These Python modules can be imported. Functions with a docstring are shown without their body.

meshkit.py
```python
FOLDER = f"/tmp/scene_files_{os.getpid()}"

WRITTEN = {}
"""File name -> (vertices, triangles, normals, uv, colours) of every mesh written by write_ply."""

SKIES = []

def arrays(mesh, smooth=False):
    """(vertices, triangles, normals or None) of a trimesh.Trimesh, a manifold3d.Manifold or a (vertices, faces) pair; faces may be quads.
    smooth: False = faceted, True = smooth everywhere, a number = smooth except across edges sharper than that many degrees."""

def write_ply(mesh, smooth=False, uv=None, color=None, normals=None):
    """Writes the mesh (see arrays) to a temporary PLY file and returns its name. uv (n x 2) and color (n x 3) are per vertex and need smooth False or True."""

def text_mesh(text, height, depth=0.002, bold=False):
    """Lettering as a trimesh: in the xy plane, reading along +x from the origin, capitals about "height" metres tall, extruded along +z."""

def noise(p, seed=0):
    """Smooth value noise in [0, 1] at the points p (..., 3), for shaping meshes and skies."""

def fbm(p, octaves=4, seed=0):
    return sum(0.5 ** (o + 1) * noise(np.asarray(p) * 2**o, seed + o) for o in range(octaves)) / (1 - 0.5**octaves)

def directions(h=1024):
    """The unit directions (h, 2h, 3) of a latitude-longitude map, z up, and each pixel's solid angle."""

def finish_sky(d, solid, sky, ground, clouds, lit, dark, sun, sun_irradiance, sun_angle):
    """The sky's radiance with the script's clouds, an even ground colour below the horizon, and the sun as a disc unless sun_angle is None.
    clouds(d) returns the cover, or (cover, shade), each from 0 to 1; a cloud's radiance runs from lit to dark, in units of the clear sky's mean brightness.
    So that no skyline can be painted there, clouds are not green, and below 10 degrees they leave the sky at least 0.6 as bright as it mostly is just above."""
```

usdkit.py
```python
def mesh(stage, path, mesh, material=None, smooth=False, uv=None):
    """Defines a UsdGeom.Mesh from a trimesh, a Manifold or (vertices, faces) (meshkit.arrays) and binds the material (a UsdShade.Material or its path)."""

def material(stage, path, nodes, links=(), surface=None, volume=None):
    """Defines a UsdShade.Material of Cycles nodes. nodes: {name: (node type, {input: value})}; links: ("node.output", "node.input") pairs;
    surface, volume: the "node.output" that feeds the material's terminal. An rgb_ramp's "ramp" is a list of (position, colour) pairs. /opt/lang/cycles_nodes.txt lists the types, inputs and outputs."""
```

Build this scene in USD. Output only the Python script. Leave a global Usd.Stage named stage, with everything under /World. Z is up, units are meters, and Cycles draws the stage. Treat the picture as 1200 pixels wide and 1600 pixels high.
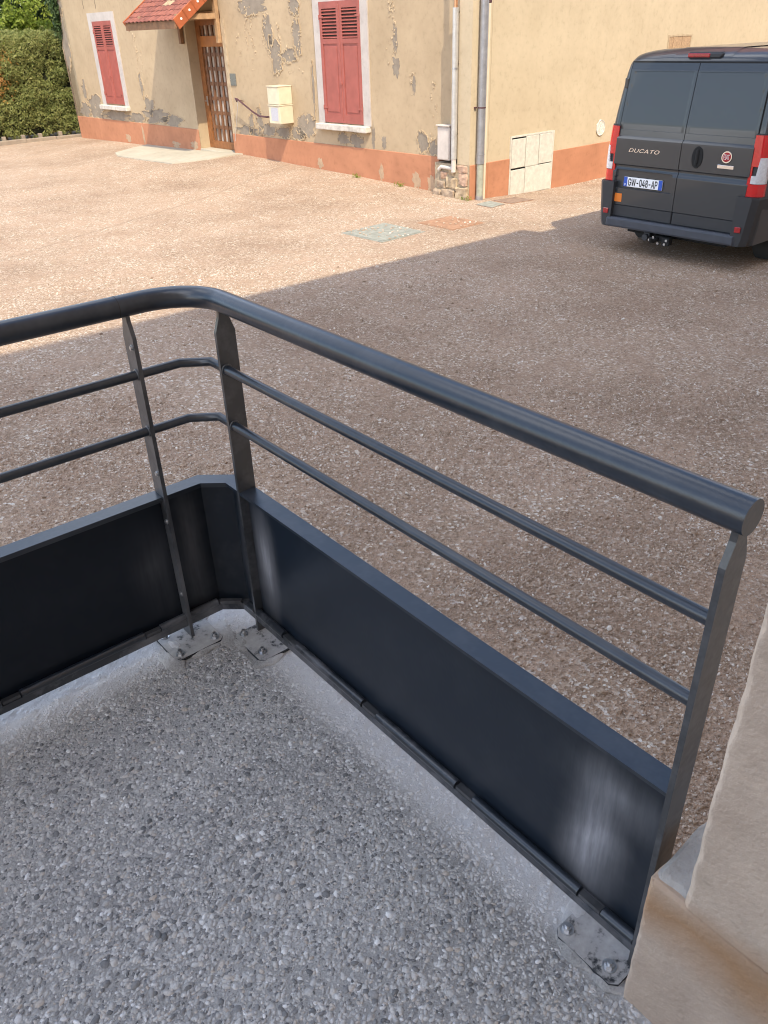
import math, random
import numpy as np
import trimesh, shapely
from shapely.geometry import Polygon, LineString
from shapely import affinity
import manifold3d as m3
import usdkit, meshkit
from pxr import Usd, UsdGeom, UsdLux, UsdShade, Gf, Sdf, Vt

PI = math.pi
rng = np.random.default_rng(7)
stage = Usd.Stage.CreateInMemory()
UsdGeom.SetStageUpAxis(stage, UsdGeom.Tokens.z)
UsdGeom.SetStageMetersPerUnit(stage, 1.0)
WORLD = UsdGeom.Xform.Define(stage, "/World")
stage.SetDefaultPrim(WORLD.GetPrim())
UsdGeom.Scope.Define(stage, "/World/Looks")

# ------------------------------------------------------------------ camera
# axes: x runs along the far side of the railing, y along its right side, z up; courtyard at z = 0
CAM_H, PITCH, ROLL, YAW, FPX = 2.5, math.radians(31.196), math.radians(-1.981), math.radians(-38.8026), 1243.7
cam = UsdGeom.Camera.Define(stage, "/World/camera")
F = np.array([0, math.cos(PITCH), -math.sin(PITCH)]); R0 = np.array([1.0, 0, 0]); U0 = np.cross(R0, F)
R = math.cos(ROLL) * R0 + math.sin(ROLL) * U0
U = -math.sin(ROLL) * R0 + math.cos(ROLL) * U0
e1 = np.array([math.sin(YAW), math.cos(YAW), 0]); e2 = np.array([math.cos(YAW), -math.sin(YAW), 0])
def toscene(v): return np.array([v @ e2, v @ e1, v[2]])
Fs, Rs, Us = toscene(F), toscene(R), toscene(U)
M = Gf.Matrix4d(*[float(k) for k in (*Rs, 0, *Us, 0, *(-Fs), 0, 0, 0, CAM_H, 1)])
cam.AddTransformOp().Set(M)
cam.CreateHorizontalApertureAttr(36.0); cam.CreateVerticalApertureAttr(48.0)
cam.CreateFocalLengthAttr(36.0 * FPX / 1200)
cam.CreateClippingRangeAttr(Gf.Vec2f(0.05, 2000))
EXPOSURE = 1.30
cam.CreateExposureAttr(EXPOSURE)
def project(p):
    d = np.asarray(p, float) - [0, 0, CAM_H]
    z = d @ Fs
    return 600 + FPX * (d @ Rs) / z, 800 - FPX * (d @ Us) / z, z

# ------------------------------------------------------------------ sky and sun
BROT = math.radians(1.903)                       # the house opposite is turned by 1.9 degrees
bx = np.array([math.cos(BROT), math.sin(BROT), 0]); by = np.array([-math.sin(BROT), math.cos(BROT), 0])
KA, KB = 0.72, 0.32                              # shadow shift along and towards the house front per metre of height
sun_to = -KA * by - KB * bx + np.array([0, 0, 1.0])
SHX, SHY = -sun_to[0], -sun_to[1]
sun_to /= np.linalg.norm(sun_to)
SUN_EL, SUN_ROT = math.asin(sun_to[2]), math.atan2(sun_to[0], sun_to[1])
SKY, SUN = 0.15, 0.62
CLOUD_FILL = 13.0  # unseen clouds added, bright enough to fill the shaded terrace and yard
usdkit.material(stage, "/World/Looks/sky_look", {
    "s": ("sky_texture", {"sky_type": "single_scattering", "sun_disc": False, "sun_elevation": SUN_EL, "sun_rotation": SUN_ROT, "aerosol_density": 1.0}),
    "t": ("texture_coordinate", {}), "mp": ("mapping", {"mapping_type": "point", "scale": (1.0, 1.0, 2.2)}),
    "n": ("noise_texture", {"scale": 2.3, "detail": 9.0, "roughness": 0.58, "distortion": 0.4}),
    "c": ("rgb_ramp", {"ramp": [(0.515, (0, 0, 0)), (0.65, (0.9, 0.9, 0.9))]}),
    "m": ("mix", {"mix_type": "mix", "color2": (CLOUD_FILL, CLOUD_FILL, CLOUD_FILL * 1.02)}),
    "b": ("background_shader", {"strength": SKY})},
    [("t.generated", "mp.vector"), ("mp.vector", "n.vector"), ("n.fac", "c.fac"), ("c.color", "m.fac"), ("s.color", "m.color1"), ("m.color", "b.color")], surface="b.background")
dome = UsdLux.DomeLight.Define(stage, "/World/sky")
dome.GetPrim().SetCustomDataByKey("kind", "structure")
UsdShade.MaterialBindingAPI.Apply(dome.GetPrim()).Bind(UsdShade.Material.Get(stage, "/World/Looks/sky_look"))
sun = UsdLux.DistantLight.Define(stage, "/World/sun")
sun.CreateNormalizeAttr(True); sun.CreateIntensityAttr(SUN); sun.CreateAngleAttr(0.5); sun.CreateColorAttr(Gf.Vec3f(1.0, 0.88, 0.67))
zx = np.array(sun_to); xx = np.cross([0, 0, 1.0], zx); xx /= np.linalg.norm(xx); yy = np.cross(zx, xx)
sun.AddTransformOp().Set(Gf.Matrix4d(*[float(k) for k in (*xx, 0, *yy, 0, *zx, 0, 0, 0, 30, 1)]))

# ------------------------------------------------------------------ helpers
counts = {}
def path_of(name, parent="/World"):
    n = counts.get((parent, name), 0); counts[(parent, name)] = n + 1
    return f"{parent}/{name}" + (f"_{n:03d}" if n else "")
def thing(name, label, cat, loc=(0, 0, 0), rz=0.0, group=None, kind=None):
    x = UsdGeom.Xform.Define(stage, path_of(name))
    x.AddTranslateOp().Set(Gf.Vec3d(*map(float, loc)))
    if rz: x.AddRotateZOp().Set(math.degrees(rz))
    p = x.GetPrim()
    if label: p.SetCustomDataByKey("label", label)
    if cat: p.SetCustomDataByKey("category", cat)
    if group: p.SetCustomDataByKey("group", group)
    if kind: p.SetCustomDataByKey("kind", kind)
    return str(x.GetPath())
def part(parent, name, mesh, mat, smooth=False, kind=None, label=None, tone=None):
    p = path_of(name, parent)
    usdkit.mesh(stage, p, mesh, f"/World/Looks/{mat}", smooth=smooth, uv=None if tone is None else np.stack([tone, 0 * tone], 1))
    pr = stage.GetPrimAtPath(p)
    if kind: pr.SetCustomDataByKey("kind", kind)
    if label: pr.SetCustomDataByKey("label", label)
    return p
def solo(name, mesh, mat, label=None, cat=None, kind=None, smooth=False, group=None, tone=None):
    p = part("/World", name, mesh, mat, smooth, kind, label, tone); pr = stage.GetPrimAtPath(p)
    if cat: pr.SetCustomDataByKey("category", cat)
    if group: pr.SetCustomDataByKey("group", group)
    return p
def box(x0, x1, y0, y1, z0, z1, bev=0.0):
    """A box, with chamfered edges when bev > 0 (hull of three crossing boxes)."""
    lo, hi = np.array([min(x0, x1), min(y0, y1), min(z0, z1)], float), np.array([max(x0, x1), max(y0, y1), max(z0, z1)], float)
    if not bev:
        b = trimesh.creation.box(hi - lo); b.apply_translation((lo + hi) / 2); return b
    bev = min(bev, 0.45 * (hi - lo).min())
    pts = []
    for sx in (0, 1):
        for sy in (0, 1):
            for sz in (0, 1):
                c = np.where([sx, sy, sz], hi, lo); s = np.where([sx, sy, sz], -1, 1)
                for k in range(3):
                    q = c + s * bev; q[k] = c[k]; pts.append(q)
    return trimesh.convex.convex_hull(np.array(pts))
def cat(*ms):
    ms = [m for m in ms if m is not None]
    return trimesh.util.concatenate(list(ms))
def tube(path, r, n=14, closed_ends=True):
    """Round tube along a polyline with mitred bends."""
    P = np.array(path, float); N = len(P)
    T = np.zeros_like(P); seg = np.diff(P, axis=0); seg /= np.linalg.norm(seg, axis=1)[:, None]
    T[0], T[-1] = seg[0], seg[-1]
    for i in range(1, N - 1):
        t = seg[i - 1] + seg[i]; T[i] = t / np.linalg.norm(t)
    up = np.array([0, 0, 1.0]) if abs(seg[0][2]) < 0.9 else np.array([1.0, 0, 0])
    u = np.cross(seg[0], up); u /= np.linalg.norm(u); v = np.cross(u, seg[0])
    ang = np.arange(n) * 2 * PI / n
    rings = [P[0] + r * (np.outer(np.cos(ang), u) + np.outer(np.sin(ang), v))]
    for i in range(1, N):
        prev = rings[-1]; d = seg[i - 1]                     # slide each point along the segment onto the mitre plane
        t = ((P[i] - prev) @ T[i]) / (d @ T[i])
        rings.append(prev + np.outer(t, d))
    V = np.vstack(rings); f = []
    for i in range(N - 1):
        for k in range(n):
            a, b = i * n + k, i * n + (k + 1) % n
            f += [[a, b, b + n], [a, b + n, a + n]]
    if closed_ends:
        c0, c1 = len(V), len(V) + 1; V = np.vstack([V, P[0], P[-1]])
        for k in range(n):
            f += [[c0, (k + 1) % n, k], [c1, (N - 1) * n + k, (N - 1) * n + (k + 1) % n]]
    m = trimesh.Trimesh(V, f, process=False); m.fix_normals(); return m
def cyl(p, q, r, n=16): return tube([p, q], r, n)
def arc(p0, p1, p2, r, n=8):
    """The polyline p0-p1-p2 with its corner rounded by radius r."""
    p0, p1, p2 = (np.array(p, float) for p in (p0, p1, p2))
    a = (p0 - p1) / np.linalg.norm(p0 - p1); b = (p2 - p1) / np.linalg.norm(p2 - p1)
    half = math.acos(np.clip(a @ b, -1, 1)) / 2; d = r / math.tan(half)
    c = p1 + (a + b) / np.linalg.norm(a + b) * r / math.sin(half)
    s, e = p1 + a * d - c, p1 + b * d - c; tot = math.acos(np.clip(s @ e / r / r, -1, 1))
    return [c + (math.sin(tot * (1 - t)) * s + math.sin(tot * t) * e) / math.sin(tot) for t in np.linspace(0, 1, n)]
def extr(poly, h, z0=0.0):
    m = trimesh.creation.extrude_polygon(poly, h, engine="earcut"); m.apply_translation([0, 0, z0]); return m
def mat4(cols, origin=(0, 0, 0)):
    m = np.eye(4); m[:3, 0], m[:3, 1], m[:3, 2] = cols; m[:3, 3] = origin; return m
def placed(mesh, cols, origin):
    m = mesh.copy(); m.apply_transform(mat4(cols, origin)); return m
def ragged(w, h, seed, n=64, amp=0.35):
    r = np.random.default_rng(seed); t = np.linspace(0, 2 * PI, n, endpoint=False)
    k = 1 + amp * (meshkit.fbm(np.stack([np.cos(t) * 1.7 + seed, np.sin(t) * 1.7, 0 * t], 1) * 1.5, 4, seed) - .5) * 3.2 + r.uniform(-.10, .10, n)
    return Polygon(np.stack([w / 2 * k * np.cos(t), h / 2 * k * np.sin(t)], 1)).buffer(0)

HC0 = np.array([10.129, 10.036, 0.0])
# ------------------------------------------------------------------ materials
def look(name, nodes, links, out="p.BSDF"): return usdkit.material(stage, f"/World/Looks/{name}", nodes, links, surface=out)
def plain(name, col, rough=0.6, metallic=0.0, vary=0.12, scale=6.0, bump=0.0, bscale=60.0, **kw):
    c = np.array(col, float)
    nodes = {"t": ("texture_coordinate", {}), "n": ("noise_texture", {"scale": scale, "detail": 5.0, "roughness": 0.6}),
             "r": ("rgb_ramp", {"ramp": [(0.3, tuple(c * (1 - vary))), (0.7, tuple(np.minimum(c * (1 + vary), 0.95)))]}),
             "p": ("principled_bsdf", {"roughness": rough, "metallic": metallic, **kw})}
    links = [("t.object", "n.vector"), ("n.fac", "r.fac"), ("r.color", "p.base_color")]
    if bump:
        nodes["bn"] = ("noise_texture", {"scale": bscale, "detail": 4.0}); nodes["b"] = ("bump", {"strength": 1.0, "distance": bump})
        links += [("t.object", "bn.vector"), ("bn.fac", "b.height"), ("b.normal", "p.normal")]
    return look(name, nodes, links)
def island(name, ramp, rough=0.8, bump=0.0, bscale=300.0, **kw):
    """A tone of its own for every loose piece of a mesh."""
    nodes = {"sx": ("separate_xyz", {}), "t": ("texture_coordinate", {}), "r": ("rgb_ramp", {"ramp": ramp}), "n": ("noise_texture", {"scale": bscale, "detail": 3.0}),
             "m": ("mix", {"mix_type": "overlay", "fac": 0.45}), "p": ("principled_bsdf", {"roughness": rough, **kw})}
    links = [("t.UV", "sx.vector"), ("sx.x", "r.fac"), ("t.object", "n.vector"), ("r.color", "m.color1"), ("n.fac", "m.color2"), ("m.color", "p.base_color")]
    if bump:
        nodes["b"] = ("bump", {"strength": 1.0, "distance": bump}); links += [("n.fac", "b.height"), ("b.normal", "p.normal")]
    return look(name, nodes, links)

def metal_dust(name, blotches, base=(0.0075, 0.011, 0.0165), rough=0.30, dusty=0.10, spec=0.85):
    """Satin anthracite powder coat with cement dust; blotches: (centre, radii, strength) smears wiped on the sheet."""
    nodes = {"t": ("texture_coordinate", {}),
             "n": ("noise_texture", {"scale": 9.0, "detail": 7.0, "roughness": 0.65}),
             "n2": ("noise_texture", {"scale": 160.0, "detail": 3.0}), "vm": ("mapping", {"mapping_type": "point", "scale": (55.0, 55.0, 5.0)}), "nv": ("noise_texture", {"scale": 1.0, "detail": 6.0, "roughness": 0.7}),
             "d": ("rgb_ramp", {"ramp": [(0.46, (0, 0, 0)), (0.78, (dusty, dusty, dusty))]}),
             "mx": ("mix", {"mix_type": "mix", "color1": base, "color2": (0.34, 0.34, 0.36)}),
             "rr": ("map_range", {"from_min": 0.0, "from_max": 0.6, "to_min": rough, "to_max": 0.75, "clamp": True}),
             "b": ("bump", {"strength": 0.35, "distance": 0.0006}),
             "p": ("principled_bsdf", {"specular_ior_level": spec})}
    links = [("t.object", "n.vector"), ("t.object", "n2.vector"), ("t.object", "vm.vector"), ("vm.vector", "nv.vector"), ("n.fac", "d.fac"), ("n2.fac", "b.height"), ("b.normal", "p.normal")]
    last = "d.color"
    for i, (c, r, s) in enumerate(blotches):
        nodes[f"mp{i}"] = ("mapping", {"mapping_type": "point", "location": tuple(-np.array(c) / np.array(r)), "scale": tuple(1 / np.array(r))})
        nodes[f"w{i}"] = ("noise_texture", {"scale": 5.0, "detail": 4.0}); nodes[f"ws{i}"] = ("mix", {"mix_type": "linear_light", "fac": 0.35})
        nodes[f"gr{i}"] = ("gradient_texture", {"gradient_type": "quadratic_sphere"})
        nodes[f"gm{i}"] = ("math", {"math_type": "multiply", "value2": s * 2.1})
        nodes[f"gn{i}"] = ("math", {"math_type": "multiply"})
        nodes[f"ga{i}"] = ("math", {"math_type": "add", "use_clamp": True})
        links += [("t.object", f"mp{i}.vector"), (f"mp{i}.vector", f"ws{i}.color1"), ("t.object", f"w{i}.vector"), (f"w{i}.color", f"ws{i}.color2"), (f"ws{i}.color", f"gr{i}.vector"),
                  (f"gr{i}.fac", f"gm{i}.value1"), (f"gm{i}.value", f"gn{i}.value1"), ("nv.fac", f"gn{i}.value2"), (last, f"ga{i}.value1"), (f"gn{i}.value", f"ga{i}.value2")]
        last = f"ga{i}.value"
    links += [(last, "mx.fac"), ("mx.color", "p.base_color"), (last, "rr.value"), ("rr.result", "p.roughness")]
    return look(name, nodes, links)
metal_dust("rail_paint", [], dusty=0.05)
metal_dust("panel_right_paint", [((0.868, 0.50, 0.20), (0.2, 0.10, 0.26), 0.9), ((0.868, 0.45, 0.36), (0.2, 0.20, 0.10), 0.35), ((0.868, 1.60, 0.27), (0.2, 0.075, 0.30), 0.85)], dusty=0.015, spec=0.42)
metal_dust("panel_corner_paint", [((0.74, 1.788, 0.27), (0.07, 0.2, 0.30), 0.25), ((0.868, 1.69, 0.27), (0.2, 0.05, 0.3), 0.4)], dusty=0.04, spec=0.42)
metal_dust("panel_left_shaded_paint", [((0.63, 1.788, 0.25), (0.10, 0.2, 0.25), 0.12)], dusty=0.01, spec=0.3, base=(0.005, 0.0075, 0.012))  # same coat, base darkened for the dark reflection on this panel
metal_dust("post_foot_paint", [], base=(0.018, 0.021, 0.026), dusty=0.45)
metal_dust("post_sheen_paint", [((0.7, 1.78, 0.2), (0.3, 0.3, 0.25), 0.2)], base=(0.028, 0.029, 0.031), dusty=0.16)  # base lightened for the wall's reflected sheen on the posts, plus dust
# concrete-dusted steel plate
look("dusty_plate", {"t": ("texture_coordinate", {}), "n": ("noise_texture", {"scale": 20.0, "detail": 8.0, "roughness": 0.7}), "g": ("geometry", {}), "sx": ("separate_xyz", {}), "up": ("map_range", {"from_min": 0.4, "from_max": 0.9, "to_min": 0.0, "to_max": 1.0, "clamp": True}),
    "r": ("rgb_ramp", {"ramp": [(0.36, (0, 0, 0)), (0.44, (1, 1, 1))]}), "f": ("math", {"math_type": "multiply"}), "du": ("rgb_ramp", {"ramp": [(0.4, (0.30, 0.29, 0.28)), (0.7, (0.46, 0.45, 0.43))]}), "m": ("mix", {"mix_type": "mix", "color1": (0.022, 0.025, 0.030)}),
    "b": ("bump", {"strength": 1.0, "distance": 0.003}), "p": ("principled_bsdf", {"roughness": 0.8})},
    [("t.object", "n.vector"), ("n.fac", "r.fac"), ("g.true_normal", "sx.vector"), ("sx.z", "up.value"), ("r.color", "f.value1"), ("up.result", "f.value2"), ("f.value", "m.fac"), ("n.fac", "du.fac"), ("du.color", "m.color2"), ("m.color", "p.base_color"), ("n.fac", "b.height"), ("b.normal", "p.normal")])
plain("zinc", (0.55, 0.56, 0.57), 0.32, 1.0, 0.15, 120.0)
plain("weld", (0.30, 0.30, 0.29), 0.5, 0.7, 0.3, 200.0, 0.001, 300.0)
# exposed-aggregate mortar, cement dust along the railing
look("terrace_mortar", {"t": ("texture_coordinate", {}), "s": ("separate_xyz", {}),
    "n": ("noise_texture", {"scale": 240.0, "detail": 5.0, "roughness": 0.7}), "n2": ("noise_texture", {"scale": 3.2, "detail": 5.0}), "n3": ("noise_texture", {"scale": 20.0, "detail": 9.0, "roughness": 0.8}), "hb": ("math", {"math_type": "multiply_add", "value2": 3.0}),
    "r": ("rgb_ramp", {"ramp": [(0.3, (0.26, 0.255, 0.245)), (0.5, (0.40, 0.39, 0.375)), (0.72, (0.52, 0.505, 0.485))]}),
    "big": ("rgb_ramp", {"ramp": [(0.3, (0.40, 0.39, 0.38)), (0.7, (0.60, 0.60, 0.60))]}), "ov": ("mix", {"mix_type": "overlay", "fac": 0.8}),
    "mx": ("map_range", {"from_min": 0.75, "from_max": 0.84, "to_min": 0.0, "to_max": 0.75, "clamp": True}), "my": ("map_range", {"from_min": 1.65, "from_max": 1.76, "to_min": 0.0, "to_max": 0.75, "clamp": True}),
    "mm": ("math", {"math_type": "maximum"}), "ma": ("math", {"math_type": "add"}), "mr": ("map_range", {"from_min": 0.66, "from_max": 1.0, "to_min": 0.0, "to_max": 0.8, "clamp": True}),
    "du": ("mix", {"mix_type": "mix", "color2": (0.62, 0.605, 0.59)}), "b": ("bump", {"strength": 1.0, "distance": 0.003}), "p": ("principled_bsdf", {"roughness": 0.85})},
    [("t.object", "n.vector"), ("t.object", "n2.vector"), ("t.object", "n3.vector"), ("t.object", "s.vector"), ("n.fac", "r.fac"), ("n2.fac", "big.fac"), ("r.color", "ov.color1"), ("big.color", "ov.color2"),
     ("s.x", "mx.value"), ("s.y", "my.value"), ("mx.result", "mm.value1"), ("my.result", "mm.value2"), ("mm.value", "ma.value1"), ("n3.fac", "ma.value2"), ("ma.value", "mr.value"), ("mr.result", "du.fac"),
     ("ov.color", "du.color1"), ("du.color", "p.base_color"), ("n3.fac", "hb.value1"), ("n.fac", "hb.value3"), ("hb.value", "b.height"), ("b.normal", "p.normal")])
look("pebble_stone", {"t": ("texture_coordinate", {}), "u": ("separate_xyz", {}), "s": ("separate_xyz", {}), "r": ("rgb_ramp", {"ramp": [(0, (0.12, 0.12, 0.12)), (0.16, (0.22, 0.215, 0.21)), (0.26, (0.35, 0.34, 0.325)), (0.5, (0.42, 0.405, 0.385)), (0.80, (0.50, 0.485, 0.46)), (0.89, (0.44, 0.38, 0.32)), (0.96, (0.58, 0.57, 0.555)), (1.0, (0.74, 0.73, 0.71))]}),
    "n": ("noise_texture", {"scale": 260.0, "detail": 3.0}), "n3": ("noise_texture", {"scale": 20.0, "detail": 9.0, "roughness": 0.8}), "ov": ("mix", {"mix_type": "overlay", "fac": 0.4}),
    "mx": ("map_range", {"from_min": 0.735, "from_max": 0.84, "to_min": 0.0, "to_max": 0.75, "clamp": True}), "my": ("map_range", {"from_min": 1.64, "from_max": 1.76, "to_min": 0.0, "to_max": 0.75, "clamp": True}), "mm": ("math", {"math_type": "maximum"}), "ma": ("math", {"math_type": "add"}),
    "mr": ("map_range", {"from_min": 0.55, "from_max": 1.05, "to_min": 0.0, "to_max": 0.85, "clamp": True}), "du": ("mix", {"mix_type": "mix", "color2": (0.60, 0.585, 0.57)}), "p": ("principled_bsdf", {"roughness": 0.62})},
    [("t.UV", "u.vector"), ("u.x", "r.fac"), ("t.object", "s.vector"), ("t.object", "n.vector"), ("t.object", "n3.vector"), ("s.x", "mx.value"), ("s.y", "my.value"), ("mx.result", "mm.value1"), ("my.result", "mm.value2"), ("mm.value", "ma.value1"), ("n3.fac", "ma.value2"), ("ma.value", "mr.value"),
     ("mr.result", "du.fac"), ("r.color", "ov.color1"), ("n.fac", "ov.color2"), ("ov.color", "du.color1"), ("du.color", "p.base_color")])
GR = [(0, (0.26, 0.185, 0.13)), (0.35, (0.335, 0.245, 0.175)), (0.65, (0.395, 0.295, 0.22)), (0.84, (0.45, 0.36, 0.285)), (0.93, (0.57, 0.50, 0.43)), (1.0, (0.68, 0.63, 0.57))]
island("gravel_stone", GR, 0.85, 0.0006, 200.0)
_q0, _q1 = (HC0[:2] + b * bx[:2] + a * by[:2] for a, b in ((1.93, -7.11), (4.57, -1.22)))
_d = (_q1 - _q0) / np.linalg.norm(_q1 - _q0); _n = np.array([-_d[1], _d[0]]); _c = float(_n @ _q0)
# gravel bed: a pale grit of cells, sandy patches between, a faint trench line across
look("gravel_ground", {"g": ("geometry", {}), "v": ("voronoi_texture", {"scale": 62.0, "randomness": 1.0}), "v2": ("voronoi_texture", {"scale": 130.0, "randomness": 1.0}),
    "hv": ("separate_color", {"color_type": "hsv"}), "r": ("rgb_ramp", {"ramp": GR}),
    "n": ("noise_texture", {"scale": 0.55, "detail": 6.0, "roughness": 0.6}), "n2": ("noise_texture", {"scale": 420.0, "detail": 3.0}), "n3": ("noise_texture", {"scale": 2.6, "detail": 5.0, "roughness": 0.6}),
    "pt": ("rgb_ramp", {"ramp": [(0.30, (0.39, 0.37, 0.35)), (0.5, (0.5, 0.49, 0.475)), (0.72, (0.575, 0.57, 0.56))]}), "ov": ("mix", {"mix_type": "overlay", "fac": 1.0}),
    "n4": ("noise_texture", {"scale": 17.0, "detail": 8.0, "roughness": 0.8}), "sk": ("rgb_ramp", {"ramp": [(0.32, (0.36, 0.35, 0.345)), (0.5, (0.5, 0.5, 0.5)), (0.70, (0.63, 0.63, 0.63))]}), "ok": ("mix", {"mix_type": "overlay", "fac": 1.0}),
    "dt": ("vector_math", {"math_type": "dot_product", "vector2": (float(_n[0]), float(_n[1]), 0.0)}), "dw": ("math", {"math_type": "multiply_add", "value2": 0.10, "value3": -0.05 - _c}), "dd": ("math", {"math_type": "add"}), "da": ("math", {"math_type": "absolute"}),
    "dm": ("map_range", {"from_min": 0.015, "from_max": 0.05, "to_min": 0.38, "to_max": 0.0, "clamp": True}), "dk": ("mix", {"mix_type": "mix", "color2": (0.24, 0.17, 0.12)}),
    "sd": ("rgb_ramp", {"ramp": [(0.42, (0, 0, 0)), (0.62, (0.6, 0.6, 0.6))]}), "sa": ("mix", {"mix_type": "mix", "color2": (0.36, 0.255, 0.185)}),
    "ad": ("math", {"math_type": "multiply_add", "value2": 0.5}), "b": ("bump", {"strength": 1.0, "distance": 0.010}), "p": ("principled_bsdf", {"roughness": 0.9, "specular_ior_level": 0.25})},
    [("g.position", "v.vector"), ("g.position", "v2.vector"), ("g.position", "n.vector"), ("g.position", "n2.vector"), ("g.position", "n3.vector"), ("v.color", "hv.color"), ("hv.r", "r.fac"), ("n3.fac", "sd.fac"), ("sd.color", "sa.fac"), ("r.color", "sa.color1"),
     ("sa.color", "ov.color1"), ("n.fac", "pt.fac"), ("pt.color", "ov.color2"), ("g.position", "n4.vector"), ("n4.fac", "sk.fac"), ("ov.color", "ok.color1"), ("sk.color", "ok.color2"), ("g.position", "dt.vector1"), ("n3.fac", "dw.value1"), ("dt.value", "dd.value1"), ("dw.value", "dd.value2"), ("dd.value", "da.value1"), ("da.value", "dm.value"), ("dm.result", "dk.fac"), ("ok.color", "dk.color1"), ("dk.color", "p.base_color"),
     ("v2.distance", "ad.value1"), ("v.distance", "ad.value3"), ("ad.value", "b.height"), ("b.normal", "p.normal")])

def plaster(name, c, c2, scale=1.2, bump=0.002, stain=None):
    nodes = {"t": ("texture_coordinate", {}), "n": ("noise_texture", {"scale": scale, "detail": 7.0, "roughness": 0.6}), "n2": ("noise_texture", {"scale": 110.0, "detail": 4.0}), "n3": ("noise_texture", {"scale": 9.0, "detail": 6.0, "roughness": 0.7}),
        "r": ("rgb_ramp", {"ramp": [(0.3, c2), (0.62, c)]}), "sp": ("rgb_ramp", {"ramp": [(0.30, (0.42, 0.42, 0.41)), (0.45, (0.5, 0.5, 0.5)), (0.75, (0.54, 0.54, 0.54))]}), "ov": ("mix", {"mix_type": "overlay", "fac": 0.9}),
        "ad": ("math", {"math_type": "multiply_add", "value2": 2.0}), "b": ("bump", {"strength": 0.8, "distance": bump}), "p": ("principled_bsdf", {"roughness": 0.92, "specular_ior_level": 0.2})}
    links = [("t.object", "n.vector"), ("t.object", "n2.vector"), ("t.object", "n3.vector"), ("n.fac", "r.fac"), ("n3.fac", "sp.fac"), ("r.color", "ov.color1"), ("sp.color", "ov.color2"), ("n3.fac", "ad.value1"), ("n2.fac", "ad.value3"), ("ad.value", "b.height"), ("b.normal", "p.normal")]
    last = "ov.color"
    if stain:                                    # (z of the band, half width, colour, strength): damp stain with a ragged outline
        z, w, sc, s = stain
        nodes.update({"sx": ("separate_xyz", {}), "sw": ("noise_texture", {"scale": 5.0, "detail": 5.0}), "sm": ("math", {"math_type": "multiply_add", "value2": 0.16, "value3": -0.08}), "sz": ("math", {"math_type": "add"}), "sd": ("math", {"math_type": "subtract", "value2": z}),
                      "sa": ("math", {"math_type": "absolute"}), "sr": ("map_range", {"from_min": 0.0, "from_max": w, "to_min": s, "to_max": 0.0, "clamp": True}), "st": ("mix", {"mix_type": "mix", "color2": sc})})
        links += [("t.object", "sx.vector"), ("t.object", "sw.vector"), ("sw.fac", "sm.value1"), ("sx.z", "sz.value1"), ("sm.value", "sz.value2"), ("sz.value", "sd.value1"), ("sd.value", "sa.value1"), ("sa.value", "sr.value"), ("sr.result", "st.fac"), (last, "st.color1")]
        last = "st.color"
    links.append((last, "p.base_color"))
    look(name, nodes, links)
plaster("house_plaster", (0.49, 0.405, 0.285), (0.435, 0.355, 0.245))
plaster("front_dimmed_plaster", (0.42, 0.325, 0.215), (0.355, 0.27, 0.175))  # house plaster with the front's dimmer grazing sun put into its colour
plaster("plinth_paint", (0.43, 0.20, 0.115), (0.36, 0.165, 0.095), 2.2)
plaster("grey_render", (0.265, 0.225, 0.178), (0.21, 0.175, 0.138), 5.0, 0.004)
plaster("peeling_plaster", (0.44, 0.35, 0.24), (0.35, 0.27, 0.18), 9.0, 0.003)
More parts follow.
